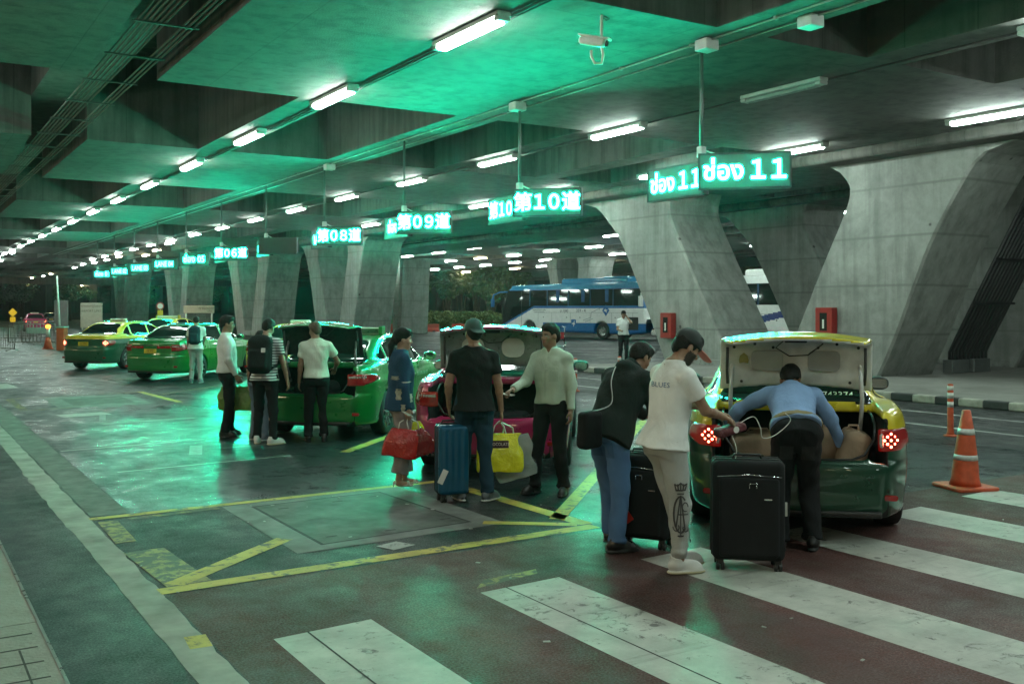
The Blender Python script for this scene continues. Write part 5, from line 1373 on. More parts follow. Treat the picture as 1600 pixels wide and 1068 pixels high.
# ------------------------------------------------------------------ carrier bags
def glossy(name, col, rough=.25, alpha=1.0):
    m = plain(name, col, rough, 0, .3, var=.15, vscale=8)
    nt = m.node_tree; b = nt.nodes['Principled BSDF']; bump(nt, b, noise(nt, coords(nt), 14, 3, .5, 1.2), .8, .02)
    if alpha < 1: b.inputs['Alpha'].default_value = alpha
    return m
B_YEL = glossy('yellow_plastic', (.62, .62, .02)); B_RED = glossy('red_plastic', (.42, .015, .012)); B_RED2 = glossy('dark_red_plastic', (.22, .01, .01)); B_CLR = glossy('clear_plastic', (.40, .46, .45), .15, .55); B_GRN = glossy('green_bag_plastic', (.09, .17, .02), .4); B_DRED = glossy('maroon_cloth', (.10, .01, .015), .6)
def bag(label, hand, wd, dp, ht, mat, heading, drop=.16, tilt=0, cat='bag', group='shopping bags in hands', off=(0, 0), hmat=None, name='shopping_bag'):
    hx, hy, hz = hand; z = hz-drop-ht
    t = thing(name, label, cat, (hx+off[0], hy+off[1], z), heading, group)
    g = Field((-wd/2-.08, -dp/2-.08, -.03), (wd/2+.08, dp/2+.08, ht+.06), .008)
    g.loft((0, 0, 0), (0, 0, 1), (1, 0, 0), [(0, wd/2*.97, dp/2, 0), (.03, wd/2, dp/2, 0), (ht*.5, wd/2*.99, dp/2*.95, 0), (ht*.75, wd/2*.97, dp/2*.7, 0), (ht, wd/2*.80, dp*.12, 0)], k=0, p=5)
    g.folds(.007, 24, seed=wd*30, zs=.5)
    b = fobj('bag', g, [mat], t, relax=1)
    if tilt: 
        for v in b.data.vertices: v.co = (RY(tilt) @ (v.co-Vector((0, 0, ht))))+Vector((0, 0, ht))
    hl = MB(); top = Vector((-off[0], -off[1], ht+drop)); R = Matrix.Rotation(radians(heading), 3, 'Z'); top = R @ top; top.z = ht+drop-.01
    for sy in (-1, 1): hl.tube([(-wd*.16, sy*dp*.08, ht-.02), (-wd*.10, sy*.012, ht+drop*.55), tuple(top), (wd*.10, sy*.012, ht+drop*.55), (wd*.16, sy*dp*.08, ht-.02)], .006, 6)
    hl.build('handles', hmat or mwt, t)
    return t, b
yb, ybb = bag('big yellow shopping bag with a dark printed label held by the man in black', p6[1][1], .44, .15, .37, B_YEL, 30, drop=.13)
q = MB(); q.box(-.12, .09, -.1, -.099, .235, .305)
for i in range(8):
    pass
lb = q.build('printed_label', plain('brown_print', (.05, .015, .012), .5), ybb)
lb.data.transform(Matrix.Identity(4)); wrap(lb, ybb, (0, 1, 0), .004)
lt = text('CHOCOLATE', .042, T(-.01, -.12, .27) @ RX(90), plain('pale_print', (.5, .42, .35), .5), 'lettering', ybb, ext=.0, xs=.85); wrap(lt, ybb, (0, 1, 0), .008)
cb_, _b = bag('clear plastic shopping bag hanging behind the big yellow one', p6[1][1], .42, .12, .40, B_CLR, 20, drop=.20, off=(.14, .06), tilt=-14)
bag('shiny red shopping bag in the front of the woman in the denim jacket', p5[1][1], .34, .14, .28, B_RED, 32, drop=.12, off=(-.05, .0), tilt=8)
bag('dark red shopping bag behind the shiny red one', p5[1][1], .28, .10, .27, B_RED2, 20, drop=.14, off=(.09, .03), tilt=-22)
bag('yellow shopping bag behind the two red ones, held by the woman', p5[1][0], .28, .10, .36, B_YEL, 25, drop=.10, off=(.08, .04), tilt=-10)
bag('olive green shopping bag beside the legs of the man in glasses', (4.28, 14.38, .78), .50, .16, .34, B_GRN, 35, drop=.06)
# ------------------------------------------------------------------ backpacks and shoulder bag
def backpack(label, pinfo, mat, w_=.30, h_=.44, patch=False, group='backpacks'):
    t0, hands, I = pinfo; s = I['s']; up, rt, fw, P, NB = I['up'], I['rt'], I['fw'], I['P'], I['NB']
    t = thing('backpack', label, 'backpack', (0, 0, 0), 0, group); t.location = t0.location; t.rotation_euler = t0.rotation_euler
    c = P+up*.31*s-fw*.225*s; R = np.stack([rt, fw, up], 1)
    g = Field(c-.42, c+.42, .01); g.rbox(c, (w_/2, .095, h_/2), .09, R); g.rbox(c-fw*.075-up*.06, (w_/2-.035, .05, h_*.27), .045, R, .015); g.ell(c+up*h_*.32, (w_/2*.9, .085, .12), R, .03)
    g.folds(.004, 20, seed=3)
    b = fobj('pack', g, [mat], t)
    for e in (-1, 1):
        Q = [c+rt*e*.09+up*h_*.42-fw*-.03, NB+rt*e*.095*s-up*.035*s-fw*.05, NB+rt*e*.115*s-up*.035*s+fw*.055, P+up*.40*s+rt*e*.145*s+fw*.135, P+up*.22*s+rt*e*.175*s+fw*.08, c+rt*e*w_*.5-up*h_*.35]
        m = MB(); m.tube([tuple(x) for x in crv(Q, 6, False)]+[tuple(Q[-1])], .021, 6); m.build('strap', mat, t)
    if patch:
        qq = c-fw*.131+rt*.09+up*.06; M = Matrix(np.stack([rt, fw, up], 1).tolist()).to_4x4(); M.translation = Vector(qq)
        MB().rbox(-.028, .028, -.012, .004, -.03, .03, .008, M, ax=1).build('side_patch', mwt, t)
    return t
backpack('large black backpack on the man in the striped t-shirt', p3, fabric('black_pack_cloth', (.010, .012, .013)), .33, .50, True)
backpack('dark blue backpack on the man beside the closed green taxi', p1, fabric('navy_pack_cloth', (.012, .03, .042)), .28, .44)
t0, hands, I = p8
t = thing('shoulder_bag', 'black shoulder bag with a thin pale strap behind the man in the hooded jacket', 'bag', (0, 0, 0)); t.location = t0.location; t.rotation_euler = t0.rotation_euler
c = I['P']+np.array([.05, -.27, .05]); g = Field(c-.25, c+.25, .01); g.rbox(c, (.06, .10, .14), .04); g.folds(.005, 20); fobj('bag', g, [fabric('black_bag_cloth', (.009, .009, .010))], t)
rt, fw, up, P, NB = I['rt'], I['fw'], I['up'], I['P'], I['NB']
Q = [c+np.array([0, 0, .13]), P+rt*.12-fw*.21+up*.15, P+rt*.02-fw*.185+up*.35, NB-rt*.06-fw*.10-up*.02, NB-rt*.10+fw*.03]
MB().tube([tuple(x) for x in crv(Q, 6, False)], .0045, 6).build('strap', plain('pale_strap', (.35, .36, .35), .5), t)
# paper and other held things
hx, hy, hz = p7[1][1]; t = thing('paper_slip', 'folded white paper in the hand of the driver in pale green', 'paper', (hx, hy, hz), 60)
MB().box(-.11, .05, -.04, .04, .0, .004, RY(8)).box(-.11, .05, -.036, .04, .006, .008, RY(4)).build('sheet', mwt, t)
hx, hy, hz = p9[1][1]; t = thing('strap_bundle', 'dark red pouch with a white cord handled by the man in the white t-shirt', 'pouch', (hx, hy, hz), 98)
g = Field((-.2, -.2, -.2), (.2, .25, .15), .008); g.rbox((-.02, .02, -.05), (.05, .13, .035), .03, RX(12)); g.folds(.005, 22); po = fobj('pouch', g, [B_DRED], t)
MB().lathe([(.024, 0), (.024, .003)], 16, T(.03, .04, -.045) @ RY(90)).build('round_badge', mwt, po)
MB().tube([tuple(x) for x in crv([(0, .1, .0), (.02, .2, .04), (.02, .26, -.04), (.0, .30, -.12), (.02, .40, -.1), (.06, .5, .0), (.05, .46, .06)], 8, False)], .003, 6).tube([tuple(x) for x in crv([(0, .02, -.08), (.02, .05, -.2), (.0, .02, -.36), (.01, .0, -.5)], 8, False)], .003, 6).build('cord', mwt, t)
hx, hy, hz = p11[1][1]; tp = thing('phone', 'dark phone in the hand of the man in front of the coach', 'phone', (hx, hy, hz), 210)
MB().rbox(-.04, .04, -.075, .075, .01, .02, .01).build('body', M_BLK, tp)
# ------------------------------------------------------------------ prints and patches on clothes
tr = child(p9[0], 'trousers'); s9 = p9[2]['s']
m_em = plain('grey_print', (.07, .07, .07), .8); ei = MB()
lk = p9[2]; 
em = MB(); M0 = T(.43, -.22, .43) @ RZ(57) @ RX(90) @ Matrix.Diagonal((1.05, 1.5, 1, 1))
def emb(mb, P, r):
    Q = []
    for i in range(len(P)-1):
        for k in range(6): Q.append((P[i][0]+(P[i+1][0]-P[i][0])*k/6, P[i][1]+(P[i+1][1]-P[i][1])*k/6))
    mb.tube([tuple(M0 @ Vector((x, y, 0))) for x, y in Q+[P[-1]]], r*1.5, 4)
for k in range(5): emb(em, [(-.03+.015*k, .115), (-.04+.02*k, .145)], .0035)
emb(em, [(-.034, .115), (.034, .115)], .004); emb(em, [(-.04, .145), (-.02, .135), (0, .15), (.02, .135), (.04, .145)], .003); emb(em, [(-.022, .098), (.022, .098)], .003)
arc = lambda cx, cy, rx, ry, a0, a1, n=14: [(cx+rx*cos(radians(a0+(a1-a0)*k/n)), cy+ry*sin(radians(a0+(a1-a0)*k/n))) for k in range(n+1)]
emb(em, arc(0, .0, .045, .085, 50, 310), .0042); emb(em, [(0, .09), (-.03, -.06)], .004); emb(em, [(0, .09), (.028, -.07)], .004); emb(em, [(-.02, .0), (.05, .0)], .003); emb(em, arc(.03, .035, .018, .02, 0, 300), .0028)
emb(em, arc(-.03, -.06, .02, .018, 180, 400), .003); emb(em, arc(.035, -.065, .02, .016, 150, 380), .003); emb(em, [(0, .08), (0, -.1)], .003); emb(em, [(-.02, -.1), (.02, -.1)], .004)
eo = em.build('printed_emblem', m_em, tr); wrap(eo, tr, (-.84, .545, 0), .007); (lambda *a: 0)('EMB', [tuple(round(c, 2) for c in eo.data.vertices[i].co) for i in (0, 50, 100)], np.array([v.co[:] for v in tr.data.vertices]).min(0), np.array([v.co[:] for v in tr.data.vertices]).max(0))
shp = child(p9[0], 't_shirt')
so = text('BLUES', .048, T(.36, -.34, 1.32) @ RZ(57) @ RX(90), plain('blue_print', (.03, .12, .28), .6), 'lettering', shp, ext=0); wrap(so, shp, (-.84, .545, 0), .006)
jk = child(p5[0], 'denim_jacket'); mp_ = plain('worn_patch', (.36, .36, .30), .8, var=.3, vscale=30)
for i, (y, z, a, b_) in enumerate(((-.06, 1.00, .022, .055), (.07, .96, .018, .04), (-.02, .86, .018, .04), (-.09, 1.16, .03, .018), (.02, 1.12, .05, .006))):
    m = MB(); n_ = 6
    V = [(.5, y+a*(2*i_/n_-1)*(1+.25*sin(j_*2+i)), z+b_*(2*j_/n_-1)) for j_ in range(n_+1) for i_ in range(n_+1)]
    m.raw(V, [(j_*7+i_, j_*7+i_+1, (j_+1)*7+i_+1, (j_+1)*7+i_) for j_ in range(n_) for i_ in range(n_)]); o = m.build('worn_patch', mp_, jk); wrap(o, jk, (-1, 0, 0), .004)

def patch(pi, part, d, c, a, b_, mat, nm):
    """a sewn-on piece lying on a garment"""
    g = child(pi[0], part); d = Vector(d); u = Vector((0, 0, 1)).cross(d).normalized(); w_ = d.cross(u).normalized(); w_ = w_ if w_.z > 0 else -w_; n_ = 6
    c = Vector(c); V = [tuple(c+u*a*(2*i/n_-1)+w_*b_*(2*j/n_-1)-d*.4) for j in range(n_+1) for i in range(n_+1)]
    m = MB(); m.raw(V, [(j*7+i, j*7+i+1, (j+1)*7+i+1, (j+1)*7+i) for j in range(n_) for i in range(n_)]); o = m.build(nm, mat, g); wrap(o, g, d, .005); return o
D_DRV = fabric('driver_pocket_cloth', (.40, .50, .40)); D_JN = fabric('jeans_pocket_cloth', (.05, .11, .21)); D_DJ = fabric('dark_jeans_pocket', (.008, .026, .042)); D_BK = plain('pocket_black', (.014, .015, .015), .85)
for sx in (-1, 1):
    patch(p7, 'shirt', (0, -1, 0), (sx*.085, 0, 1.18), .045, .05, D_DRV, 'chest_pocket'); patch(p6, 'trousers', (0, 1, 0), (sx*.075, 0, .80), .05, .06, D_DJ, 'back_pocket')
    patch(p8, 'trousers', (0, 1, 0), (sx*.075, 0, .78), .05, .06, D_JN, 'back_pocket'); patch(p10, 'trousers', (0, 1, 0), (sx*.08, 0, .76), .05, .055, D_BK, 'back_pocket')
    patch(p4, 'trousers', (0, 1, 0), (sx*.075, 0, .76), .045, .006, D_BK, 'back_pocket')
patch(p7, 'shirt', (0, -1, 0), (0, 0, 1.14), .010, .16, D_DRV, 'button_placket')
patch(p3, 'trousers', (0, 1, 0), (.07, 0, .80), .045, .05, D_BK, 'back_pocket')
# ------------------------------------------------------------------ load in the open boots (inside the boots, seen past the men)
def carspace(tx, p):
    M = Matrix.Translation(tx.location) @ Matrix.Rotation(tx.rotation_euler[2], 4, 'Z'); return M @ Vector(p)
def softbag(label, tx, c, half, mat, rot=None, heading=45, cat='bag', name='holdall', seed=1):
    w_ = carspace(tx, c); t = thing(name, label, cat, tuple(w_), heading, 'luggage in the open boots')
    g = Field(np.array([-1, -1, -1.])*max(half)*1.5, np.array([1, 1, 1.])*max(half)*1.5, .012); g.rbox((0, 0, 0), half, min(half)*.6, rot); g.folds(.012, 16, seed=seed); fobj('body', g, [mat], t)
    MB().tube([(-half[0]*.4, 0, half[2]*.95), (-half[0]*.3, 0, half[2]*1.25), (half[0]*.3, 0, half[2]*1.25), (half[0]*.4, 0, half[2]*.95)], .010, 6).build('handle', mat, t); return t
M_TAN = fabric('tan_sack_cloth', (.36, .25, .17), strength=.9)
softbag('crumpled tan cloth bag at the right side of the yellow taxi boot', yt, (.45, .42, .70), (.11, .18, .16), M_TAN, RY(15), seed=2)
softbag('tan bundle behind the arm of the man in blue, in the boot', yt, (.18, .70, .70), (.2, .16, .17), M_TAN, seed=5)
softbag('tan roll on the left side of the yellow taxi boot', yt, (-.30, .62, .68), (.24, .15, .12), M_TAN, RY(-6), seed=8)
softbag('olive bag with a white label low in the left of the boot', yt, (-.33, .34, .53), (.20, .16, .09), fabric('olive_cloth', (.07, .065, .035)), seed=9)
pk = [c for c in bpy.data.objects if c.get('label', '').startswith('bright pink')][0]
softbag('black suitcase lying in the boot of the bright green taxi', gt, (-.02, .45, .62), (.30, .22, .19), M_BCASE, seed=4)
softbag('dark bag lying in the boot of the pink taxi', pk, (.15, .5, .56), (.26, .2, .13), M_BCASE, seed=6)
# lettering on the doors of the green taxi
M_LET = plain('white_lettering', (.55, .6, .55), .5)
tt = text('SUVARNABHUMI', .085, T(.86, 2.75, .80) @ RZ(90) @ RX(90), M_LET, 'door_lettering', gt, ext=.001)
bd = child(gt, 'body'); wrap(tt, bd, (-1, 0, 0), .003)
tt = text('1ฬ 47', .08, T(.86, 2.65, .64) @ RZ(90) @ RX(90), M_LET, 'door_lettering', gt, ext=.001); wrap(tt, bd, (-1, 0, 0), .003)

# ================================================================== street furniture
M_ORG = plain('orange_cone', (.48, .075, .025), .55, var=.25, vscale=9); M_REFL = plain('reflective_white', (.55, .55, .52), .4, var=.15, vscale=30)
p = at(1508, 762); t = thing('traffic_cone', 'tall orange traffic cone with two white bands right of the yellow taxi', 'traffic cone', (p[0], p[1], 0), 20)
b = MB(); 
M_ = RX(1.5)
b.lathe([(.155, .03), (.135, .10), (.1165, .30), (.0835, .56), (.042, .80), (.030, .81)], 28, M_)
b.build('cone', M_ORG, t)
for a, b0, r0, r1 in ((.30, .36, .1195, .1085), (.56, .62, .0865, .0755)): MB().lathe([(r0, a), (r1, b0)], 28, M_).build('band', M_REFL, t)
MB().rbox(-.24, .24, -.24, .24, 0, .035, .05).build('base', M_ORG, t)
def post(px, py, label, h_=.72):
    p = at(px, py); t = thing('lane_post', label, 'bollard', (p[0], p[1], 0), 0, 'orange and white lane posts')
    b = MB(); b.lathe([(.055, .03), (.05, .05), (.045, .1), (.042, h_-.32), (.042, h_-.01), (.036, h_+.015), (.01, h_+.02)], 16)
    b.build('tube', M_ORG, t)
    for z in (h_-.32, h_-.19, h_-.07): MB().lathe([(.0445, z), (.0445, z+(.08 if z < h_-.1 else .06))], 16).build('band', M_REFL, t)
    MB().lathe([(.10, 0), (.10, .015), (.06, .03)], 16).build('base', M_ORG, t)
post(1485, 681, 'red and white striped lane post beside the tall traffic cone', .74)
post(968, 606, 'striped lane post left of the hooded man')
post(899, 611, 'striped lane post right of the driver in pale green')
post(725, 612, 'striped lane post glimpsed beside the head of the woman')
# fire hose cabinets on the column
M_FRED = plain('fire_red', (.26, .012, .010), .35, 0, .3)
for y, z, w_, h_, lab in ((24.0, .92, .50, .80, 'red fire hose cabinet on the left leg of the big V column'), (17.75, 1.10, .54, .78, 'red fire hose cabinet on the right leg of the big V column')):
    t = thing('fire_cabinet', lab, 'fire cabinet', (20.98, y, z), 0)
    MB().rbox(-.22, .0, -w_/2, w_/2, 0, h_, .02, ax=0).build('cabinet', M_FRED, t)
    MB().box(-.226, -.222, -w_*.22, w_*.22, h_*.22, h_*.82).build('glass', plain('cabinet_glass', (.02, .02, .02), .1), t)
    MB().box(-.2315, -.228, -.03, .03, h_*.3, h_*.6).build('hose_label', mwt, t)
# luggage trolley by the coach
p = at(872, 546); t = thing('luggage_trolley', 'airport luggage trolley with a red advert plate in front of the coach', 'luggage trolley', (p[0], p[1], 0), 35)
f = MB()
for sx in (-1, 1):
    f.tube([(sx*.28, -.45, .12), (sx*.28, .35, .16), (sx*.30, .42, .95), (sx*.30, .46, 1.02)], .018, 8).tube([(sx*.28, .35, .16), (sx*.22, -.35, .2)], .015, 6).tube([(sx*.2, .42, .5), (sx*.33, .1, .12)], .015, 6)
f.tube([(-.3, .44, 1.02), (.3, .44, 1.02)], .02, 8).tube([(-.28, .38, .4), (.28, .38, .4)], .015, 6).tube([(-.28, -.45, .12), (.28, -.45, .12)], .015, 6).build('frame', M_CHR, t)
pl = MB().rbox(-.27, .27, .36, .385, .48, .78, .03, ax=1).build('advert_plate', plain('advert_red', (.42, .02, .03), .4), t)
text('AOT', .15, T(0, .355, .63) @ RX(90), mwt, 'advert_lettering', pl, ext=.001)
MB().rbox(-.27, .27, .39, .41, .80, .96, .02, ax=1).build('handle_panel', plain('trolley_blue', (.02, .12, .30), .4), t)
for x, y in ((-.27, -.4), (.27, -.4), (-.27, .3), (.27, .3)): MB().lathe([(.04, -.02), (.06, -.015), (.06, .015), (.04, .02)], 16, T(x, y, .061) @ RY(90)).build('wheel', M_BLK, t)

# ------------------------------------------------------------------ coaches
def coach(label, loc, heading, mats, kind=0):
    t = thing('coach', label, 'coach', loc, heading)
    WHT, BLU, ROOF = mats; h = .05
    g = Field((-1.35, -.1, .2), (1.35, 12.2, 3.9), h)
    Yg, Zg = np.meshgrid(g.ax[1], g.ax[2], indexing='ij')
    prof = crv([(.02, .42), (.0, 1.5), (.08, 3.0), (.25, 3.36), (.9, 3.45), (10.4, 3.38), (11.2, 3.22), (11.75, 2.7), (11.98, 1.8), (12.02, 1.0), (11.95, .45), (6, .36)])
    d = poly_sd(prof, Yg, Zg)[None]; X = g.ax[0][:, None, None]; Y = g.ax[1][None, :, None]; Z = g.ax[2][None, None, :]
    g.F = smax(d, np.abs(X)-(1.25-.10*np.clip(Z-2.0, 0, 2)**1.0*.6), .18).astype(np.float32)
    for yc in (3.3, 9.4): g.F = np.maximum(g.F, -np.maximum(np.sqrt((Y-yc)**2+(Z-.50)**2)-.60, .85-np.abs(X)))
    def mi(c):
        x, y, z = c[:, 0], c[:, 1], c[:, 2]; m = np.zeros(len(c), int)
        m[z < .98] = 1; m[(z < .98) & (y > 8.2)] = 0
        if kind: m[:] = 0; m[np.abs((z-1.1)+(y-7)*.22) < .16] = 1; m[np.abs((z-1.2)-(y-6.2)*1.6) < .2] = 1
        m[z > 3.06] = 2
        sl = np.where(y > 9.0, 2.02-(y-9.0)*.42, 2.02)
        m[(z < 3.06) & (z > sl-.13)] = 1 if not kind else 0; m[(z < 3.04) & (z > sl) & (y > .3)] = 3; m[(y > 11.3) & (z > 1.15) & (z < 2.95)] = 3
        return m
    body = fobj('body', g, [WHT, BLU, ROOF, M_GLASS], t, mi)
    gg = Field((-1.1, 1.5, 3.3), (1.1, 8.2, 3.95), h); gg.rbox((0, 4.4, 3.5), (.85, 2.6, .22), .15).rbox((0, 2.6, 3.58), (.8, 1.0, .22), .12, None, .05); fobj('air_conditioner', gg, [ROOF], t)
    for sx in (-1, 1):
        for yc in (3.3, 9.4):
            wh = MB().lathe([(.28, -.14), (.46, -.15), (.50, -.1), (.50, .1), (.46, .15), (.28, .14)], 28, T(sx*1.02, yc, .5) @ RY(90), cap=False).build('wheel', M_RUB, t)
            MB().lathe([(.30, .12), (.26, .10), (.20, .02), (.10, .02), (.08, .12), (.0, .13)], 20, T(sx*1.02, yc, .5) @ RY(90*sx), cap=False).build('rim', M_RIM, wh)
        m = MB(); m.tube([(sx*.9, 11.6, 2.95), (sx*1.1, 12.3, 2.95), (sx*1.25, 12.75, 2.75), (sx*1.28, 12.8, 2.4)], [.05, .05, .06, .07], 8).rbox(sx*1.28-.12, sx*1.28+.12, 12.72, 12.9, 1.95, 2.5, .05); m.build('wing_mirror', BLU if not kind else WHT, t)
    w_ = MB()
    for y in (2.4, 4.2, 6.0, 7.8, 9.35): MB().box(-1.262, -1.225, y-.035, y+.035, 2.03, 3.0).build('window_pillar', plain('bus_pillar', (.01, .05, .12), .4), t)
    c_ = MB()
    for y in (2.9, 4.8, 6.9): MB().box(-1.235, -1.20, y-.12, y+.14, 2.05, 2.98).build('curtain', plain('bus_curtain', (.02, .08, .2), .8), t)
    l_ = MB()
    for y in (.9, 2.5, 4.2, 5.8, 7.4, 8.6): l_.box(-1.2555, -1.25, y, y+.012, .98, 1.6)
    l_.box(-1.2555, -1.25, .5, 8.6, 1.6, 1.612).box(-1.2555, -1.25, 10.1, 10.12, .5, 3.0)
    for y in (2.2, 5.0, 6.1, 8.1, 11.0): l_.box(-1.258, -1.25, y, y+.07, 1.28, 1.34)
    l_.build('hatch_lines', plain('hatch_grey', (.09, .09, .09), .5), t)
    MB().box(-1.262, -1.245, .5, 1.35, .6, 1.35).build('engine_grille', M_BLK, t)
    F = lambda y, z: T(-1.2585, y, z) @ RZ(-90) @ RX(90)
    ink = plain('bus_ink', (.05, .06, .08), .5)
    if not kind:
        text('ม.1(พ)', .27, F(6.35, 1.72), ink, 'lettering', t, ext=.003); text('359 - 4', .27, F(4.95, 1.72), ink, 'lettering', t, ext=.003)
        text('บริษัทรถโดยสาร จำกัด', .13, F(8.5, 1.76), ink, 'lettering', t, ext=.003); text('CAMBODIA-BANGKOK', .09, F(8.5, 1.62), ink, 'lettering', t, ext=.003)
        d_ = MB(); d_.prism([(0, .34), (-.28, 0), (0, -.34), (.28, 0)], .006, F(2.95, 1.74)); do = d_.build('diamond_badge', BLU, t)
        MB().prism([(-.16, -.02), (-.02, .12), (.0, .03), (.14, .06), (.05, -.03), (.08, -.14), (-.03, -.06)], .004, F(2.95, 1.74) @ T(0, 0, .007)).build('bird_mark', WHT, do)
        e_ = MB().rbox(-.2, .2, -.26, .26, 0, .006, .05, F(5.55, .93), ax=2).build('plane_badge', BLU, t)
        MB().prism([(-.02, -.18), (.0, -.05), (-.14, -.02), (-.14, .02), (.01, .05), (.05, .17), (.09, .17), (.07, .04), (.13, .02), (.13, -.03), (.06, -.05), (.02, -.18)], .004, F(5.55, .93) @ T(0, 0, .007)).build('plane_mark', WHT, e_)
        r_ = MB()
        for a in (-1, 1): r_.box(-1.2585, -1.252, 5.55-.2+.0, 5.55+.2, .93+a*.245-.008, .93+a*.245+.008)
        r_.build('badge_border', WHT, t)
        s_ = MB()
        for P in ([(4.75, 1.15), (4.15, 1.3), (4.1, 1.62), (3.45, 1.86)], [(3.6, 1.90), (3.4, 1.87), (3.5, 1.76)], [(4.6, 1.05), (4.0, 1.24)]): s_.tube([(-1.258, y, z) for y, z in P], .012, 4)
        s_.build('arrow_mark', plain('arrow_grey', (.12, .16, .2), .5), t)
        text('TPM', .2, T(-1.16, 10.55, 2.75) @ RZ(-90) @ RX(90), WHT, 'lettering', t, ext=.003)
    return t
W_ = plain('bus_white', (.80, .82, .80), .3, 0, .4, var=.06); BL_ = plain('bus_blue', (.012, .13, .36), .3, 0, .5); RF_ = plain('bus_roof_blue', (.015, .20, .36), .25, 0, .5)
coach('white and blue coach parked beyond the driver in pale green', (38.3, 44.9, 0), -12.3, (W_, BL_, RF_))
p = atd(1400, 540, 43); coach('white coach with blue and purple shapes glimpsed between the legs of the V columns', (p[0], p[1], 0), -13, (W_, plain('bus_navy', (.02, .04, .18), .3), W_), 1)

# ------------------------------------------------------------------ planting and barriers behind
def leaves(rs, n, cen, rad, size, zbias=0):
    c = rs.normal(size=(n, 3)); c /= np.linalg.norm(c, axis=1)[:, None]; c *= (rs.random((n, 1))**.4)*np.array(rad); c += np.array(cen)
    a = rs.normal(size=(n, 3)); a /= np.linalg.norm(a, axis=1)[:, None]; b = np.cross(a, rs.normal(size=(n, 3))); b /= np.linalg.norm(b, axis=1)[:, None]
    s_ = size*(.6+.8*rs.random((n, 1))); V = np.stack([c-a*s_, c+b*s_*.45, c+a*s_, c-b*s_*.45], 1).reshape(-1, 3)
    return V
def leafmesh(name, Vs, mat, parent):
    V = np.concatenate(Vs); F = np.arange(len(V), dtype=np.int32).reshape(-1, 4); return mk(name, V, F, mat, parent)
def leafmat(name, a, b_):
    m, nt, b = new_mat(name); g_i = N(nt, 'ShaderNodeNewGeometry'); nt.links.new(ramp(nt, g_i.outputs['Random Per Island'], [(0, a), (1, b_)]), b.inputs['Base Color']); b.inputs['Roughness'].default_value = .55; return m
L_H = leafmat('hedge_leaf', (.05, .085, .012), (.13, .17, .035)); L_T = leafmat('tree_leaf', (.02, .05, .015), (.06, .11, .03)); BARK = plain('bark', (.07, .055, .04), .9, var=.3, bumps=.6)
rs = np.random.default_rng(4)
a = Vector(atd(592, 482, 90)[:2]+(0,)); b = Vector(atd(772, 482, 84)[:2]+(0,))
t = thing('hedge', 'long clipped green hedge behind the red barriers, left of the coach', 'hedge', tuple(a))
d = (b-a); Vs = []
for k in range(46): 
    q = d*(k/45); Vs.append(leaves(rs, 330, (q.x, q.y, .75+.1*rs.random()), (.9, .9, .8+.12*rs.random()), .13))
leafmesh('foliage', Vs, L_H, t)
st_ = MB()
for k in range(24): q = d*(k/23); st_.tube([(q.x, q.y, 0), (q.x+.1, q.y, .8)], .03, 5)
st_.build('stems', BARK, t)
t2 = thing('shrub', 'taller loose bush at the left end of the hedge', 'shrub', tuple(a+Vector((1.5, 1.5, 0))))
leafmesh('foliage', [leaves(rs, 900, (0, 0, 1.5), (2.4, 1.6, 1.2), .16)], L_H, t2); MB().tube([(0, 0, 0), (.2, 0, 1.2)], .08, 6).build('stems', BARK, t2)
for k, (px, dd, hh, w_) in enumerate(((640, 104, 8.5, 2.6), (668, 112, 9.5, 3.4), (700, 106, 7.5, 2.8), (722, 118, 9, 3.6), (745, 108, 8, 2.6), (768, 100, 7, 2.6), (800, 110, 9, 3), (1145, 95, 7, 3), (1190, 99, 8, 3), (30, 150, 7, 4), (110, 155, 6, 4), (220, 150, 7, 4), (330, 150, 7, 4))):
    x, y, _ = atd(px, 482, dd); t = thing('tree', ['dark tree beyond the hedge with thin bare stems below', 'taller dark tree rising behind the hedge near the column', 'dark leafy tree in the middle behind the hedge', 'broad dark tree far behind the hedge', 'narrow dark tree behind the hedge nearer the coach', 'dark tree just left of the coach front', 'dark tree showing above the coach', 'tree glimpsed between the column legs', 'second tree glimpsed between the column legs', 'dark tree at the far left behind the exit road', 'dark tree behind the grey panel at the far left', 'dark tree far behind the closed taxis', 'dark tree far behind the man in glasses'][k], 'tree', (x, y, 0), 0, 'trees beyond the deck')
    tr_ = MB(); Vs = []
    for j in range(7):
        an = rs.random()*6.28; r_ = w_*.45*rs.random(); zt = hh*(.5+.4*rs.random()); tr_.tube([(r_*.2*cos(an), r_*.2*sin(an), 0), (r_*.5*cos(an), r_*.5*sin(an), zt*.5), (r_*cos(an), r_*sin(an), zt)], [.12, .07, .03], 6)
        Vs.append(leaves(rs, 260, (r_*cos(an), r_*sin(an), zt), (w_*.45, w_*.45, 1.1), .26))
    for j in range(4): Vs.append(leaves(rs, 160, (rs.normal()*w_*.4, rs.normal()*w_*.4, hh*.45+rs.random()*2), (w_*.35, w_*.35, .9), .24))
    leafmesh('crown', Vs, L_T, t); tr_.build('trunk', BARK, t)
M_BAR = plain('barrier_red', (.55, .06, .04), .5)
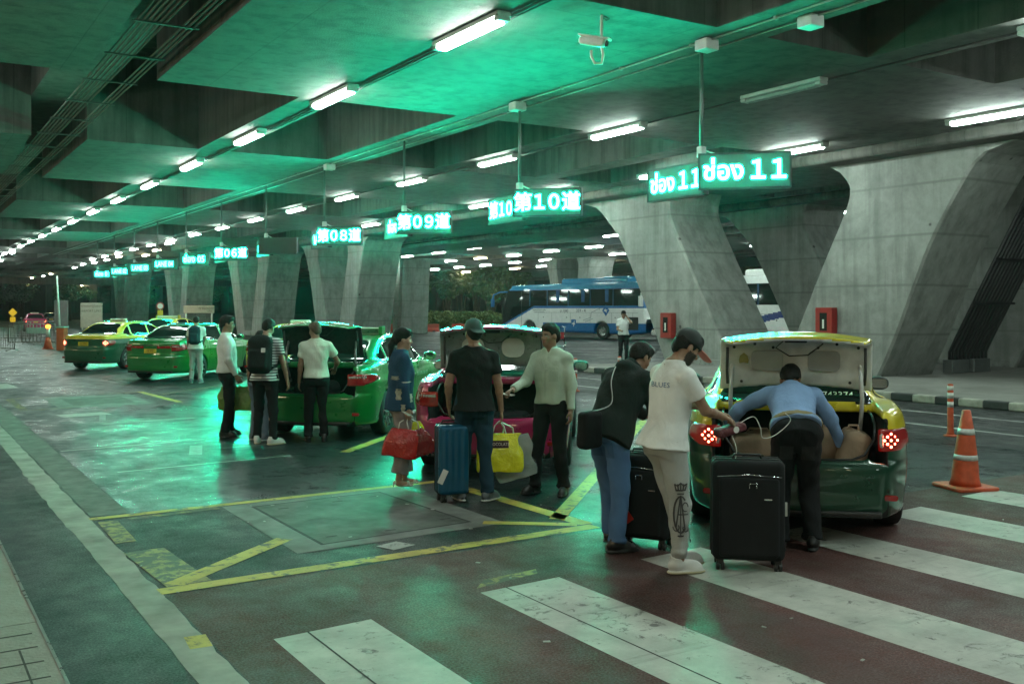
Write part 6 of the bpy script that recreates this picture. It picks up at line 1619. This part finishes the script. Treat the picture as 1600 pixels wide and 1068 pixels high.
for px0, px1, lab in ((608, 637, 'red plastic barrier below the left end of the hedge'), (659, 686, 'red plastic barrier below the middle of the hedge'), (706, 732, 'red plastic barrier partly hidden by the pink taxi lid')):
    p = atd((px0+px1)/2, 482, 80); wd = (px1-px0)/1555*80
    t = thing('barrier', lab, 'barrier', (p[0], p[1], 0), 32, 'red plastic barriers by the hedge')
    m = MB(); m.prism([(-.25, 0), (.25, 0), (.22, .18), (.1, .3), (.07, .62), (-.07, .62), (-.1, .3), (-.22, .18)], wd, T(-wd/2, 0, 0) @ RY(90) @ RZ(90)); m.build('body', M_BAR, t)
    MB().box(-wd*.3, -wd*.14, -.262, -.22, 0, .09).build('fork_slot', M_BLK, t); MB().box(wd*.14, wd*.3, -.262, -.22, 0, .09).build('fork_slot', M_BLK, t)
p = atd(648, 482, 80); t = thing('barrier_plate', 'low black and white plate on a bar between the red barriers', 'barrier', (p[0], p[1], 0), 32)
MB().rbox(-.6, .6, -.02, .02, .72, .8, .01, ax=1).build('bar', mwt, t); MB().rbox(-.12, .12, -.02, .02, .3, .7, .02, ax=1).build('plate', mwt, t); MB().box(-.3, .3, -.2, .2, 0, .2).tube([(0, 0, .2), (0, 0, .75)], .03, 6).build('foot', M_BLK, t)
tag(MB().box(0, 0.25, 0, d.length, 0, .15, Matrix.Translation(a+Vector((-2, -3.5, 0))) @ RZ(-math.degrees(math.atan2(d.x, d.y)))).build('far_kerb', MATS['kerb_white']), kind='structure')
# far walls: the terminal side beyond the exit road
M_FW = plain('far_wall_paint', (.045, .05, .048), .8, var=.35, vscale=.3)
def facade(px0, px1, dd, z1, lab, cols=10):
    a_, b2 = Vector(atd(px0, 482, dd)), Vector(atd(px1, 482, dd)); L_ = (b2-a_).length; hd = HEAD
    t = thing('building', lab, 'building', (a_.x, a_.y, 0), hd)
    MB().box(0, L_, 0, 6, 0, z1).build('wall', M_FW, t)
    for k in range(cols):
        x = L_*(k+.5)/cols; f = MB().rbox(x-L_/cols*.36, x+L_/cols*.36, -.12, .02, z1*.12, z1*.78, .05, ax=1).build('window', plain('window_frame_dark', (.03, .03, .03), .5), t); MB().box(x-L_/cols*.32, x+L_/cols*.32, -.135, -.122, z1*.15, z1*.75).build('pane', M_GLASS, f)
    MB().box(0, L_, -.4, -.05, z1*.84, z1*.87).build('cornice', plain('warm_trim', (.3, .2, .1), .6), t)
    return t
facade(-60, 420, 168, 7.5, 'long dark building across the far left end beyond the trees', 14)
facade(560, 1250, 135, 8.5, 'dark building behind the trees and coaches', 18)
# ------------------------------------------------------------------ left end: barrier gate, crowd barriers, signs
x, y, _ = at(97, 547); t = thing('barrier_gate', 'orange gate cabinet with a raised white boom arm at the left', 'gate', (x, y, 0), 40)
MB().rbox(-.19, .19, -.16, .16, 0, 1.0, .04).build('cabinet', plain('gate_orange', (.55, .12, .04), .5), t); MB().rbox(-.23, .23, -.2, .2, 1.0, 1.06, .03).build('lid', plain('gate_lid', (.25, .55, .42), .4), t)
MB().tube([(0, -.2, 1.1), (-.12, -.2, 3.3)], [.05, .035], 8).build('boom', mwt, t)
fm = plain('barrier_steel', (.22, .2, .18), .4, .6)
for k, (px, py, lab, rz) in enumerate(((10, 548, 'steel crowd barrier at the very left edge', 75), (38, 538, 'second steel crowd barrier from the left edge', 40), (60, 537, 'steel crowd barrier with a white notice panel', 35), (24, 531, 'steel crowd barrier standing further back', 30), (50, 528, 'rearmost steel crowd barrier by the exit road', 28))):
    x, y, _ = at(px, py); t = thing('crowd_barrier', lab, 'barrier', (x, y, 0), rz, 'steel crowd barriers')
    m = MB(); m.tube([(-.9, 0, .12), (-.9, 0, 1.05), (.9, 0, 1.05), (.9, 0, .12), (-.9, 0, .12)], .025, 6); m.build('frame', fm, t)
    r_ = MB(); [r_.tube([(-.9+.2*j, 0, .14), (-.9+.2*j, 0, 1.04)], .01, 5) for j in range(1, 9)]; r_.build('rails', fm, t)
    MB().tube([(-.7, -.3, .01), (-.7, 0, .12), (-.7, .3, .01)], .02, 5).tube([(.7, -.3, .01), (.7, 0, .12), (.7, .3, .01)], .02, 5).build('feet', fm, t)
    if k == 2: n_ = MB().rbox(-.62, .62, -.04, -.03, .55, .86, .02, ax=1).build('notice_panel', plain('notice_green_white', (.3, .4, .36), .5), t)
x, y, _ = at(75, 545); t = thing('traffic_cone', 'orange cone with a lamp on top beside the crowd barriers', 'traffic cone', (x, y, 0))
MB().lathe([(.2, .03), (.14, .3), (.09, .55)], 16).build('cone', M_ORG, t); MB().lathe([(.09, .55), (.08, .95)], 16).build('sleeve', M_REFL, t); MB().rbox(-.24, .24, -.24, .24, 0, .035, .05).build('base', M_ORG, t)
MB().lathe([(.07, .95), (.11, 1.0), (.11, 1.08), (.04, 1.12)], 12).build('lamp', emis('amber_lamp', (1, .22, .02), 6), t)
def board(name, label, px, py0, py1, dd, wpx, mat, txts, heading=HEAD, posts=True, cat='sign'):
    x, y, z1 = atd(px, py0, dd); z0 = atd(px, py1, dd)[2]; w_ = wpx/1555*dd
    t = thing(name, label, cat, (x, y, 0), heading)
    bo = MB().rbox(-w_/2, w_/2, -.06, .06, z0, z1, .05, ax=1).build('panel', mat, t)
    if posts:
        for sx in (-1, 1): MB().tube([(sx*w_*.42, .0, 0), (sx*w_*.42, .0, z0)], .06, 8).build('post', mwt, t)
    for (s_, sz, fx, fz) in txts: text(s_, sz, T(fx*w_/2, -.064, (z0+z1)/2+fz*(z1-z0)/2) @ RX(90), M_PTXT, 'lettering', bo, ext=.002)
    return t, bo
M_SGN = plain('sign_cream', (.45, .42, .32), .5)
board('direction_sign', 'low cream direction board with an arrow on two white posts', 311, 477, 489, 76, 48, M_SGN, [('ทางออกรถ', .34, .62, .25), ('EXIT', .17, .72, -.5)])
x, y, z = atd(291, 482, 76); MB()
t, bo = board('information_sign', 'tall cream sign board with two lines of writing behind the taxis', 143, 473, 512, 86, 34, M_SGN, [('ทางออกผู้โดยสาร', .28, .1, .75), ('AIRPORT LIMO', .26, 0, .35)], posts=True)
board('grey_panel', 'tall grey panel standing behind the raised boom arm', 96, 469, 516, 80, 21, plain('panel_grey', (.16, .16, .15), .6), [], posts=True, cat='panel')
board('number_board', 'yellow board with a black number 5 behind the closed taxis', 247, 497, 512, 70, 22, plain('board_yellow', (.6, .48, .02), .5), [('5', .55, .25, -.1)])
x, y, z = atd(250.5, 478, 72); t = thing('prohibition_sign', 'round red rimmed sign over a yellow plate on a thin post', 'sign', (x, y, 0), HEAD)
MB().lathe([(.27, 0), (.27, .03)], 24, T(0, 0, z) @ RX(90)).build('disc', plain('sign_red', (.4, .05, .04), .5), t); MB().lathe([(.2, .031), (.2, .036)], 24, T(0, 0, z) @ RX(90)).build('face', mwt, t)
MB().rbox(-.2, .2, -.03, .0, z-.7, z-.3, .03, ax=1).build('plate', MATS['board_yellow'], t); MB().tube([(0, .02, 0), (0, .02, z)], .03, 6).build('post', mwt, t)
x, y, z = atd(20, 488, 110); t = thing('warning_sign', 'yellow diamond warning sign over a square one at the far left', 'sign', (x, y, 0), HEAD)
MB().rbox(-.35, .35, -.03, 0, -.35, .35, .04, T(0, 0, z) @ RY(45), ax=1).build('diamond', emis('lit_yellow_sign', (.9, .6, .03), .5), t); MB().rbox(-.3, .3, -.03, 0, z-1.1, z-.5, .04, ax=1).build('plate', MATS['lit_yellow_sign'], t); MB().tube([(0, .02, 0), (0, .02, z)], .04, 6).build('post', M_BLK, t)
haze_box()
